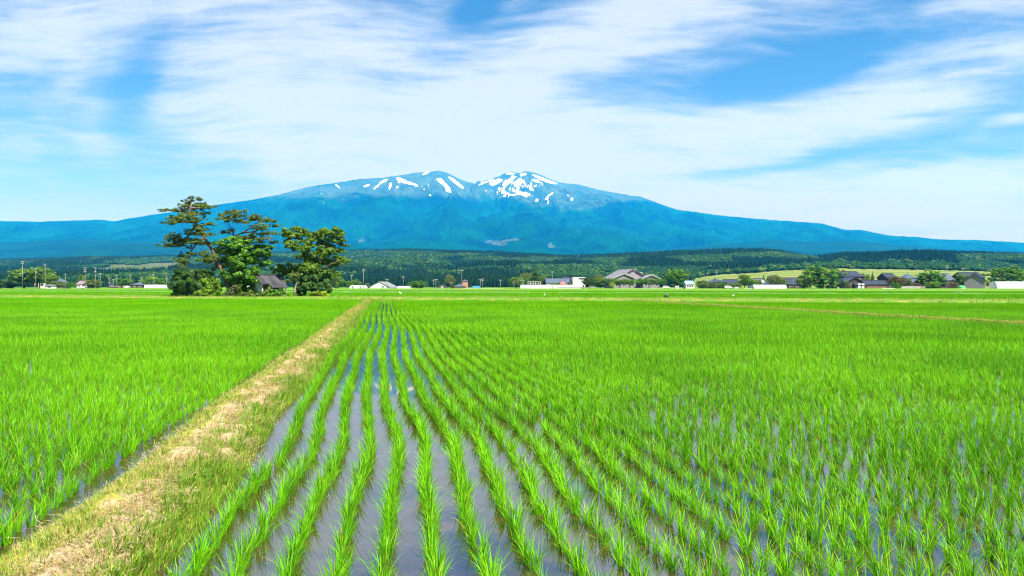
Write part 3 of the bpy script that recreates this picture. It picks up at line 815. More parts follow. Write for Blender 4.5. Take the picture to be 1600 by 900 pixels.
def limb(mb, p0, p1, r0, r1, sag=.0, n=5, sides=7):
    p0 = Vector(p0); p1 = Vector(p1); pts = []; L = (p1 - p0).length
    off = Vector((rnd.uniform(-1, 1), rnd.uniform(-1, 1), rnd.uniform(-.3, .6))) * L * .09
    for i in range(n + 1):
        f = i / n; p = p0.lerp(p1, f) + off * math.sin(f * PI) + Vector((rnd.uniform(-1, 1), rnd.uniform(-1, 1), 0)) * L * .012 * (0 < i < n); pts.append(p)
    mb.tube(pts, [r0 + (r1 - r0) * i / n for i in range(n + 1)], sides)

# the grove: positions taken from the photo at 112 m
GD = 112.0
def gp(cx, cy, dy=0.0):       # crop coordinates (4.706x, origin 220,290) -> world
    px, py = 220 + cx / 4.706, 290 + cy / 4.706
    return (PX(px, GD), GD + dy, PZ(py, GD))
GK = GD / F / 4.706           # metres per crop pixel
GZ = .25
def grove_tree(name, label, cat, trunk, limbs, pads, mat, bark, r0, dens, size, flat=0.0, aspect=.55, up=.35, depth=1.0, group=None, dy0=0.0):
    b = gp(*trunk[0]); root = empty(name, (b[0], b[1] + dy0, GZ)); tag(root, label, cat, group)
    B = Vector((b[0], b[1], GZ)); mb = MB()
    tp = []
    for i, t in enumerate(trunk):
        q = Vector(gp(t[0], t[1], t[2] if len(t) > 2 else 0)) - B
        if i == 0: q.z = -.15
        tp.append(q)
    nt = len(tp); mb.tube(tp, [r0 * (1 - .75 * i / (nt - 1)) * (1.25 if i == 0 else 1) for i in range(nt)], 10)
    wp = []
    for (cx, cy, rx, ry) in pads:
        dy = (trunk[0][2] if len(trunk[0]) > 2 else 0) + rnd.uniform(-1, 1) * 1.6 * depth + (1.0 if abs(cx - trunk[-1][0]) < 60 else 0) * rnd.uniform(-1, 1) * depth
        q = Vector(gp(cx, cy, dy)) - B
        ry = ry * 1.12
        wp.append((q.x, q.y, q.z, rx * GK * 1.15, max(rx * .85, ry) * GK * depth, ry * GK))
        for _ in range(3):
            a = rnd.uniform(0, 6.28); e = rnd.uniform(.6, 1.2)
            wp.append((q.x + math.cos(a) * rx * GK * e, q.y + math.sin(a) * rx * GK * .8, q.z + rnd.uniform(-.55, .6) * ry * GK, rx * GK * .5, rx * GK * .5, ry * GK * .6))
        # twig from nearest trunk point below
        best = min(tp + [Vector(gp(*l[-1])) - B for l in limbs], key=lambda p: (p - q).length + max(0, p.z - q.z) * .8)
        limb(mb, best, q - Vector((0, 0, ry * GK * .25)), r0 * .22, .025, n=4, sides=5)
    for l in limbs:
        lp = [Vector(gp(*p)) - B for p in l]; mb.tube(lp, [r0 * .5 * (1 - .65 * i / (len(lp) - 1)) for i in range(len(lp))], 7)
    mb.build('trunk', bark, root, True)
    obj('crown', crown_mesh('crown', wp, dens, size, mat, flat, aspect, up), root)
    return root

def build_grove():
    grove_tree('pine_tree', 'tall leaning pine with bare slanting trunk and layered crown, tallest of the grove', 'tree',
        [(662, 812), (642, 740), (603, 640), (560, 540), (512, 450), (466, 380), (426, 310), (386, 250), (362, 185), (375, 130)], [[(440, 330), (380, 350), (320, 390), (250, 425)], [(466, 380), (400, 440), (345, 510), (330, 560)], [(370, 200), (300, 190), (215, 185)], [(400, 270), (320, 270), (240, 275)], [(370, 170), (430, 165), (500, 160)]],
        [(370, 125, 75, 42), (330, 150, 50, 30), (215, 183, 52, 15), (285, 180, 55, 24), (445, 150, 60, 28), (500, 160, 38, 18), (430, 212, 70, 20), (235, 272, 66, 24), (275, 240, 46, 20), (355, 235, 45, 32), (410, 262, 85, 36), (495, 285, 45, 18), (430, 315, 60, 34), (300, 385, 78, 34), (225, 440, 62, 26), (300, 430, 70, 30), (400, 410, 80, 32),
         (455, 420, 50, 24), (515, 362, 52, 22), (390, 350, 40, 26), (300, 512, 40, 24), (385, 508, 36, 14), (325, 560, 48, 36), (335, 600, 25, 18), (500, 505, 32, 24), (530, 540, 48, 48), (555, 590, 36, 44)],
        M['pine'], M['pinebark'], .34, 520, .36, .55, .22, .55)
    grove_tree('pine_tree', 'open-crowned pine with forked branches standing right of the leaning pine', 'tree',
        [(725, 815, 2), (712, 650, 2), (680, 520, 2), (655, 420, 2), (645, 365, 2)], [[(645, 365, 2), (640, 320, 2), (612, 280, 2), (592, 235, 2)], [(645, 368, 2), (700, 340, 2.5), (750, 305, 3), (790, 272, 3), (840, 245, 3)], [(700, 340, 2.5), (800, 330, 2), (880, 300, 2)], [(680, 400, 2), (780, 385, 1), (860, 380, 1), (930, 400, 1)]],
        [(600, 205, 66, 32), (655, 190, 50, 24), (700, 205, 48, 28), (570, 245, 34, 18), (640, 250, 56, 26), (690, 250, 40, 22), (770, 222, 52, 22), (835, 240, 62, 24), (895, 250, 48, 18), (945, 285, 32, 13), (568, 328, 42, 16), (620, 320, 30, 14), (865, 305, 76, 20), (845, 345, 52, 18), (930, 345, 42, 20), (865, 385, 58, 18), (932, 412, 34, 17), (740, 372, 58, 18), (690, 395, 50, 22), (790, 400, 52, 20)],
        M['pine'], M['pinebark'], .26, 430, .36, .55, .22, .55)
    grove_tree('broadleaf_tree', 'leafy mid-green tree filling the middle of the grove below the pines', 'tree',
        [(740, 815, 1), (735, 700, 1), (720, 600, 1), (700, 500, 1)], [[(720, 600, 1), (800, 540, 1), (850, 500, 1)], [(720, 620, 1), (640, 560, 1), (600, 500, 1)]],
        [(650, 425, 84, 40), (720, 440, 70, 40), (600, 480, 74, 46), (690, 490, 78, 52), (810, 475, 86, 46), (870, 490, 48, 24), (640, 565, 88, 54), (780, 560, 90, 56), (860, 565, 52, 36), (700, 635, 70, 50), (800, 620, 50, 30), (745, 720, 44, 52), (690, 710, 40, 60), (465, 545, 40, 18), (780, 690, 34, 50), (700, 720, 60, 60), (820, 670, 44, 50), (770, 770, 50, 34), (690, 780, 40, 30), (860, 690, 34, 36)],
        M['broad'], M['bark'], .24, 330, .42, 0, .6, .3)
    grove_tree('shrub', 'broad dark green bush at left foot of the leaning pine', 'bush', [(400, 815, -1), (400, 740, -1), (395, 690, -1)], [], [(400, 800, 80, 30), (340, 795, 40, 30), (460, 800, 50, 26), (400, 690, 92, 62), (350, 730, 62, 70), (450, 720, 70, 80), (400, 775, 90, 42), (330, 690, 36, 34), (470, 655, 46, 34)], M['dark'], M['bark'], .12, 480, .36, 0, .6)
    grove_tree('shrub', 'rounded bright green bush in front of the leaning pine trunk', 'bush', [(570, 815, -2), (570, 750, -2), (570, 720, -2)], [], [(555, 802, 56, 22), (555, 735, 56, 48), (520, 750, 40, 48), (588, 755, 30, 42), (555, 785, 60, 28), (545, 695, 34, 26)], M['bright'], M['bark'], .1, 480, .34, 0, .6)
    grove_tree('broadleaf_tree', 'bright yellow-green small tree rising behind the tiled shrine roof', 'tree', [(1060, 815, 5), (1060, 720, 5), (1060, 650, 5)], [], [(930, 602, 44, 28), (1010, 605, 40, 32), (1060, 600, 40, 28), (1095, 625, 58, 46), (1035, 650, 50, 30), (1125, 640, 36, 30), (1110, 705, 52, 44), (960, 640, 40, 26)], M['bright'], M['bark'], .14, 380, .38, 0, .6)
    grove_tree('broadleaf_tree', 'tall dark spreading tree at the right end of the grove', 'tree',
        [(1262, 815, 2), (1255, 720, 2), (1240, 620, 2), (1222, 540, 2), (1205, 450, 2), (1200, 390, 2)], [[(1240, 620, 2), (1290, 540, 2), (1330, 460, 2), (1380, 390, 2)], [(1250, 660, 2), (1340, 600, 1), (1440, 550, 1)], [(1222, 540, 2), (1150, 470, 1), (1095, 430, 1)], [(1205, 450, 2), (1140, 380, 2), (1085, 340, 2)], [(1290, 540, 2), (1280, 430, 3), (1275, 360, 3)], [(1330, 460, 2), (1410, 430, 2), (1465, 420, 2)]],
        [(1065, 335, 46, 28), (1110, 325, 44, 26), (1155, 330, 46, 32), (1215, 345, 46, 26), (1275, 335, 62, 34), (1340, 345, 40, 28), (1395, 335, 62, 30), (1445, 340, 32, 24), (1105, 378, 66, 26), (1085, 432, 50, 28), (1130, 455, 46, 26), (1180, 450, 50, 32), (1240, 395, 76, 36), (1340, 405, 76, 36), (1440, 395, 46, 24), (1475, 432, 32, 16), (1190, 525, 62, 28), (1260, 480, 72, 36), (1355, 470, 72, 36), (1425, 470, 40, 22),
         (1235, 560, 60, 34), (1325, 550, 72, 38), (1400, 545, 46, 26), (1455, 540, 44, 24), (1482, 556, 28, 16), (1395, 585, 52, 20), (1270, 625, 82, 46), (1350, 640, 60, 34), (1410, 652, 36, 16)],
        M['darkbroad'], M['bark'], .26, 330, .40, 0, .6, .3)
    grove_tree('broadleaf_tree', 'dense black-green evergreen reaching the ground below the spreading tree', 'tree', [(1280, 815, 0), (1280, 740, 0), (1280, 680, 0)], [], [(1210, 700, 62, 60), (1300, 690, 80, 60), (1350, 740, 56, 56), (1250, 770, 80, 46), (1340, 785, 56, 32), (1185, 770, 30, 44), (1230, 650, 50, 40)], M['dark'], M['bark'], .2, 430, .38, 0, .6)
    grove_tree('broadleaf_tree', 'slim young tree with bare grey trunk beside the dense evergreen', 'tree', [(1158, 815, -2), (1162, 760, -2), (1172, 710, -2), (1165, 680, -2)], [[(1165, 690, -2), (1140, 698, -2)], [(1168, 690, -2), (1190, 668, -2)]], [(1140, 700, 30, 12), (1190, 670, 34, 15), (1165, 655, 30, 14)], M['olive'], M['bark_grey'], .20, 420, .3, 0, .6)
    grove_tree('shrub', 'smooth rounded vivid green hedge mound in front of the shrine', 'hedge', [(1040, 815, -3), (1040, 805, -3), (1040, 795, -3)], [], [(1040, 795, 74, 26), (985, 802, 52, 16), (1095, 802, 46, 18), (1030, 785, 46, 18)], M['broad'], M['bark'], .06, 900, .2, 0, .6, .8)
    grove_tree('shrub', 'low yellow-green bush at the right foot of the grove', 'bush', [(1330, 815, -3), (1330, 800, -3), (1330, 790, -3)], [], [(1320, 800, 54, 18), (1375, 795, 40, 20), (1285, 805, 24, 12)], M['yellow'], M['bark'], .06, 500, .3, 0, .6)
    grove_tree('shrub', 'pale grey-green bush beside the leaning pine base', 'bush', [(735, 815, -3), (735, 790, -3), (735, 770, -3)], [], [(735, 780, 44, 34), (710, 795, 30, 22), (755, 760, 26, 26)], M['grey_green'], M['bark'], .06, 480, .3, 0, .6)
    grove_tree('shrub', 'scrubby olive bush left of the shrine wall', 'bush', [(850, 815, -3), (850, 790, -3), (850, 780, -3)], [], [(850, 795, 40, 20), (815, 798, 30, 18), (885, 800, 26, 14)], M['olive'], M['bark'], .06, 480, .3, 0, .6)
    grove_tree('shrub', 'small upright shrub before the shrine doorway', 'bush', [(1005, 815, -3.5), (1003, 790, -3.5), (1002, 760, -3.5)], [], [(1003, 765, 16, 30), (990, 785, 20, 18)], M['olive'], M['bark'], .05, 480, .26, 0, .6)
build_grove()

# the shrine hut
def build_shrine():
    K = GD / F / 15.0
    def hp(cx, cy): return PX(380 + cx / 15, GD), PZ(410 + cy / 15, GD)
    peakx, peakz = hp(330, 205); zr = peakz - GZ
    root = empty('shrine_hut', (peakx + 1.0, GD + 1.9, GZ), R(50)); root.scale = (.85, .85, .88)
    tag(root, 'small shrine hut with worn grey tiled roof and sky-tinted white walls under the pines', 'shrine')
    # local: gable ends at x = -L/2 (seen), ridge along x, front eave at -y
    L, D = 4.3, 3.3; hw = zr * .66; h = zr - .12; ext = 1.1
    mb = MB()
    mb.prism_x([(-D / 2, -.15), (D / 2, -.15), (D / 2, hw), (0, h - .14), (-D / 2, hw)], -L / 2, -L / 2 + .14)
    mb.prism_x([(-D / 2, -.15), (D / 2, -.15), (D / 2, hw), (0, h - .14), (-D / 2, hw)], L / 2 - .14, L / 2)
    mb.box((0, D / 2 - .075, hw / 2 - .08), (L - .29, .14, hw + .1))
    mb.box((L / 2 - .55, -D / 2 + .075, hw / 2 - .08), (.8, .14, hw + .1))
    mb.build('wall', M['wall_pale'], root)
    MB().box((0, -.15, .06), (L - .3, D - .45, .3)).build('floor_deck', M['wall_dark'], root)
    o = .45; sl = (h - hw) / (D / 2)
    ze = hw - sl * o; t = .13
    rf = MB().prism_x([(-D / 2 - o, ze), (0, h), (D / 2 + o, ze), (D / 2 + o, ze - t), (0, h - t), (-D / 2 - o, ze - t)], -L / 2 - .5, L / 2 + .5)
    roof = rf.build('roof', M['tile_shrine'], root)
    rib = MB()
    for k in range(22):
        x = -L / 2 - .42 + k * (L + .84) / 21
        for s in (-1, 1):
            rib.tube([(x, s * .1, h - .1 * sl + .02), (x, s * (D / 2 + o), ze + .02)], .045, 6)
    rib.build('tile_rib', M['tile_shrine'], roof)
    rc = MB(); rc.box((0, 0, h + .08), (L + 1.1, .26, .2)); rc.box((-L / 2 - .52, 0, h + .22), (.12, .3, .22)); rc.box((L / 2 + .52, 0, h + .22), (.12, .3, .22)); rc.build('ridge_cap', M['tile_dark'], roof)
    # porch roof extension
    x0, x1 = -L / 2 + .9, L / 2 - .1
    y0 = -D / 2 - o + .02; y1 = y0 - ext; z0 = ze + .02; z1 = z0 - ext * sl * .80
    pr = MB().prism_x([(y0 + .3, z0 + .3 * sl + .02), (y1, z1), (y1, z1 - t), (y0 + .3, z0 + .3 * sl - t)], x0, x1); porch = pr.build('porch_roof', M['tile_shrine'], root)
    rb = MB()
    for k in range(14):
        x = x0 + .08 + k * (x1 - x0 - .16) / 13; rb.tube([(x, y0 + .25, z0 + .25 * sl + .05), (x, y1, z1 + .025)], .045, 6)
    rb.build('tile_rib', M['tile_shrine'], porch)
    for x in (x0 + .25, x1 - .25):
        MB().box((x, y1 + .25, (z1 - .05) / 2), (.16, .16, z1 - .05)).build('post', M['bark_grey'], root)
    MB().box((-.4, -D / 2 + .22, hw / 2), (L - 1.2, .06, hw - .25)).build('door', M['wall_dark'], root)  # one wide dark panel stands in for the shaded open front under the eaves
    MB().box((0, -D / 2 - .35, .1), (1.6, .5, .2)).build('step', M['block'], root)
    br = MB(); br.prism_x([(-D / 2 - o + .01, ze - t), (0, h - t - .004), (D / 2 + o - .01, ze - t), (D / 2 + o - .01, ze - t - .16), (0, h - t - .18), (-D / 2 - o + .01, ze - t - .16)], -L / 2 - .46, -L / 2 - .40)
    br.build('gable_board', M['wall_dark'], root)
build_shrine()

# ------------------------------------------------------------------ village helpers
VS = 1.6       # the village lies beyond the terraces: the distances below are on a 250 m base line, it stands at 400 m
def gz(x, y): 
    return float(zg(s_of(x, y)))
def gable_house(name, label, cat, px0, px1, pyr, pye, d, D=8.0, roof='side', wall='wall_dark', rmat='tile_dark', rot=0.0, windows=2, door=True, over=.5, group=None, wins=None, winmat=None, two_storey=False, hipf=.35, trim=None):
    d *= VS; D *= 1.5
    if wins is not None: wins = [tuple(q * VS for q in k) for k in wins]
    x0, x1 = PX(px0, d), PX(px1, d); w = x1 - x0; xc = (x0 + x1) / 2
    zb = gz(xc, d) - .05
    h = PZ(pyr, d) - zb; hw = PZ(pye, d) - zb
    root = empty(name, (xc, d + D / 2, zb), R(rot)); tag(root, label, cat, group)
    W = w - 2 * over if roof != 'flat' else w
    t = .18
    mb = MB()
    if roof == 'side':
        mb.prism_x([(-D / 2, -.3), (D / 2, -.3), (D / 2, hw), (0, h - t - .06), (-D / 2, hw)], -W / 2, W / 2)
    elif roof == 'front':
        mb.prism_y([(-W / 2, -.3), (W / 2, -.3), (W / 2, hw), (0, h - t - .06), (-W / 2, hw)], -D / 2, D / 2)
    else:
        mb.box((0, 0, (hw - .3) / 2 - .002), (W, D, hw + .3))
    mb.build('wall', M[wall], root)
    r = MB()
    if roof == 'side':
        sl = (h - hw) / (D / 2); ze = hw - sl * over
        r.prism_x([(-D / 2 - over, ze), (0, h), (D / 2 + over, ze), (D / 2 + over, ze - t), (0, h - t), (-D / 2 - over, ze - t)], -w / 2, w / 2)
        ro = r.build('roof', M[rmat], root); MB().box((0, 0, h + .10), (w + .05, .4, .26)).build('ridge_cap', M[rmat], ro)
    elif roof == 'front':
        sl = (h - hw) / (W / 2); ze = hw - sl * over
        r.prism_y([(-W / 2 - over, ze), (0, h), (W / 2 + over, ze), (W / 2 + over, ze - t), (0, h - t), (-W / 2 - over, ze - t)], -D / 2 - over, D / 2 + over)
        ro = r.build('roof', M[rmat], root); MB().box((0, 0, h + .10), (.4, D + 2 * over + .05, .26)).build('ridge_cap', M[rmat], ro)
        if trim:
            MB().prism_y([(-W / 2 - over + .01, ze - t), (0, h - t - .005), (W / 2 + over - .01, ze - t), (W / 2 + over - .01, ze - t - .3), (0, h - t - .33), (-W / 2 - over + .01, ze - t - .3)], -D / 2 - over + .02, -D / 2 - over + .1).build('gable_board', M[trim], root)
    elif roof == 'hip':
        hx = w / 2 * (1 - hipf) if w > D else .4
        a, b = w / 2, D / 2 + over; z0 = hw - .1
        r.poly([(-a, -b, z0), (a, -b, z0), (a, b, z0), (-a, b, z0), (-a, -b, z0 + .16), (a, -b, z0 + .16), (a, b, z0 + .16), (-a, b, z0 + .16), (-hx, 0, h), (hx, 0, h)],
               [(3, 2, 1, 0), (0, 1, 5, 4), (1, 2, 6, 5), (2, 3, 7, 6), (3, 0, 4, 7), (4, 5, 9, 8), (5, 6, 9), (6, 7, 8, 9), (7, 4, 8)])
        ro = r.build('roof', M[rmat], root); MB().box((0, 0, h + .06), (2 * hx + .5, .45, .4)).build('ridge_cap', M[rmat], ro)
    else:
        r.box((0, 0, hw + .12), (w + .3, D + .3, .24)); ro = r.build('roof', M[rmat], root)
    # windows on the front
    spots = wins if wins is not None else [((k + .5) / windows - .5) * W * .86 for k in range(windows)]
    if wins is None:
        zs = [hw * .52] if hw < 4.4 else [hw * .27, hw * .73]
        spots = [(x, z, min(1.5, W / max(1, windows) * .5), min(1.2, hw * .36)) for z in zs for x in spots]
    for (x, z, ww, wh) in spots:
        g = MB().box((x, -D / 2 - .012, z), (ww, .05, wh)).build('window', M[winmat or 'glass'], root)
        fr = MB()
        for sx in (-1, 1): fr.box((x + sx * (ww / 2 + .04), -D / 2 - .03, z), (.08, .1, wh + .16))
        for sz in (-1, 1): fr.box((x, -D / 2 - .028, z + sz * (wh / 2 + .04)), (ww - .004, .09, .08))
        fr.box((x, -D / 2 - .04, z), (.06, .06, wh - .01)); fr.build('frame', M['white_paint'] if wall not in ('wall_white', 'wall_pale') else M['steel'], g)
    if door:
        dx = W * .36
        MB().box((dx, -D / 2 - .016, min(1.0, hw * .4)), (.95, .06, min(2.0, hw * .8))).build('door', M['wall_brown'], root)
    return root
def flat_wall(name, label, cat, px0, px1, pyt, d, mat, thick=.25, cap=None, yoff=0):
    d *= VS
    x0, x1 = PX(px0, d), PX(px1, d); xc = (x0 + x1) / 2; zb = gz(xc, d) - .1; h = PZ(pyt, d) - zb
    root = empty(name, (xc, d + yoff, zb)); tag(root, label, cat)
    MB().box((0, 0, h / 2 - .05), (x1 - x0, thick, h - .1)).build('wall_panel', M[mat], root)
    MB().box((0, 0, h - .04), (x1 - x0 + .06, thick + .1, .1)).build('coping', M[cap or mat], root)
    n = max(2, int((x1 - x0) / 3))
    p = MB()
    for k in range(n + 1): p.box((-(x1 - x0) / 2 + k * (x1 - x0) / n, -thick / 2 - .03, h / 2 - .07), (.22, .1, h - .16))
    p.build('pier', M[mat], root)
    return root
def greenhouse(label, px0, px1, pyt, d, L=None, axis='x', name='greenhouse', D=6.0, group='white plastic greenhouses'):
    d *= VS
    x0, x1 = PX(px0, d), PX(px1, d); w = x1 - x0; xc = (x0 + x1) / 2; zb = gz(xc, d) - .05; h = PZ(pyt, d) - zb
    root = empty(name, (xc, d + D / 2, zb)); tag(root, label, 'greenhouse', group)
    n = 14
    def arc(hw_, k): 
        a = PI * k / n; return (hw_ * math.copysign(abs(math.cos(a)) ** .75, math.cos(a)), h * math.sin(a) ** .75)
    cov = MB(); hoop = MB(); end = MB()
    if axis == 'x':
        pr = [arc(D / 2, k) for k in range(n + 1)]
        cov.prism_x([(y, z) for y, z in pr], -w / 2, w / 2)
        m = max(3, int(w / 1.6))
        for k in range(m + 1):
            x = -w / 2 + .03 + k * (w - .06) / m; hoop.tube([(x, y * 1.012, z * 1.012) for y, z in pr], .035, 5)
    else:
        pr = [arc(w / 2, k) for k in range(n + 1)]
        cov.prism_y([(x, z) for x, z in pr], -D / 2, D / 2)
        for k in range(8):
            y = -D / 2 + .03 + k * (D - .06) / 7; hoop.tube([(x * 1.012, y, z * 1.012) for x, z in pr], .035, 5)
        MB().box((0, -D / 2 - .03, min(1.0, h * .4)), (min(1.8, w * .3), .05, min(2.0, h * .75))).build('door', M['tile_grey'], root)
    cov.build('film_cover', M['plastic'], root, False); hoop.build('hoop_frame', M['steel'], root)
    return root
def pole(label, px, pyt, d, arms=1, trans=False, lamp=False, r=.12, double=False):
    d *= VS
    x = PX(px, d); zb = gz(x, d) - .2; h = PZ(pyt, d) - zb
    root = empty('utility_pole', (x, d, zb), R(rnd.uniform(-25, 25))); tag(root, label, 'utility pole', 'utility poles around the fields')
    MB().tube([(0, 0, 0), (0, 0, h * .5), (0, 0, h)], [r * 1.15, r * .95, r * .7], 8).build('shaft', M['pole'], root, True)
    for k in range(arms):
        z = h - .35 - k * .9
        a = MB().box((0, -r - .03, z), (1.7, .12, .12)).build('crossarm', M['steel'], root)
        ins = MB()
        for xx in (-.75, -.3, .3, .75): ins.tube([(xx, -r - .03, z + .05), (xx, -r - .03, z + .28)], [.05, .03], 6)
        ins.build('insulator', M['white_paint'], a)
    if trans:
        MB().tube([(.36, -.1, h - 2.9), (.36, -.1, h - 1.9)], .26, 10).build('transformer', M['tile_grey'], root, True)
        MB().tube([(-.36, -.1, h - 2.9), (-.36, -.1, h - 2.0)], .24, 10).build('transformer', M['tile_grey'], root, True)
    if lamp:
        MB().tube([(0, -.1, h * .52), (-.25, -.5, h * .56), (-.4, -.9, h * .555)], .05, 6).build('lamp_arm', M['steel'], root)
        MB().box((-.42, -1.0, h * .55), (.34, .6, .16)).build('lamp_head', M['white_paint'], root)
    return root

TREE_CACHE = {}
def village_tree(name, label, cat, px, w, pyt, d, kind='round', mat='broad', pyb=None, group=None):
    """px centre, w width in photo px, pyt top row."""
    d *= VS
    x = PX(px, d); zb = gz(x, d) - .1; W = w / F * d; H = PZ(pyt, d) - zb
    key = (kind, mat, rnd.randrange(3))
    if key not in TREE_CACHE:
        r2 = random.Random(str(key)); pads = []; mb = MB()
        if kind == 'conifer':
            mb.tube([(0, 0, -.02), (0, 0, .5), (0, 0, .97)], [.03, .02, .006], 7)
            for i in range(9):
                f = i / 8; z = .10 + .86 * f; rr = .46 * (1 - f) ** .85 + .05
                for k in range(5 if i < 7 else 3):
                    a = r2.uniform(0, 6.28); pads.append((math.cos(a) * rr * .6, math.sin(a) * rr * .6, z, rr * .55, rr * .55, .075))
        else:
            cz, vr, base = {'round': (.60, .40, .2), 'tall': (.57, .43, .15), 'bush': (.47, .53, .05), 'flat': (.66, .32, .32)}[kind]
            n = 26
            mb.tube([(0, 0, -.02), (.01, 0, base), (0, .02, cz), (.02, 0, cz + vr * .5)], [.035, .028, .02, .006], 8)
            for k in range(n):
                f = (k + .5) / n; zz = -.85 + 1.75 * f; env = math.sqrt(max(.05, 1 - min(1, abs(zz)) ** 2.4))
                a = k * 2.4 + r2.uniform(-.4, .4); p = r2.uniform(.13, .22); rr = (.5 - p * .75) * env * r2.uniform(.82, 1.12)
                z = cz + (vr - p * .55) * zz * r2.uniform(.9, 1.05)
                pads.append((math.cos(a) * rr, math.sin(a) * rr, z, p * 1.1, p * 1.1, p * .72))
                if k % 3 == 0: limb(mb, (0, 0, base + .1), (math.cos(a) * rr * .6, math.sin(a) * rr * .6, z - .05), .014, .004, n=3, sides=5)
            pads.append((0, 0, cz, .32, .32, vr * .7)); pads.append((0, 0, cz - vr * .4, .30, .30, vr * .5))
        dens = 9500 if kind != 'conifer' else 13000
        TREE_CACHE[key] = (crown_mesh('crown', pads, dens, .052, M[mat], 0, .62, .35), mb.mesh('trunk', M['bark'], True))
    cr, tr = TREE_CACHE[key]
    root = empty(name, (x, d, zb), rnd.uniform(0, 6.28)); root.scale = (W, W * .95, H); tag(root, label, cat, group)
    obj('trunk', tr, root); obj('crown', cr, root)
    return root

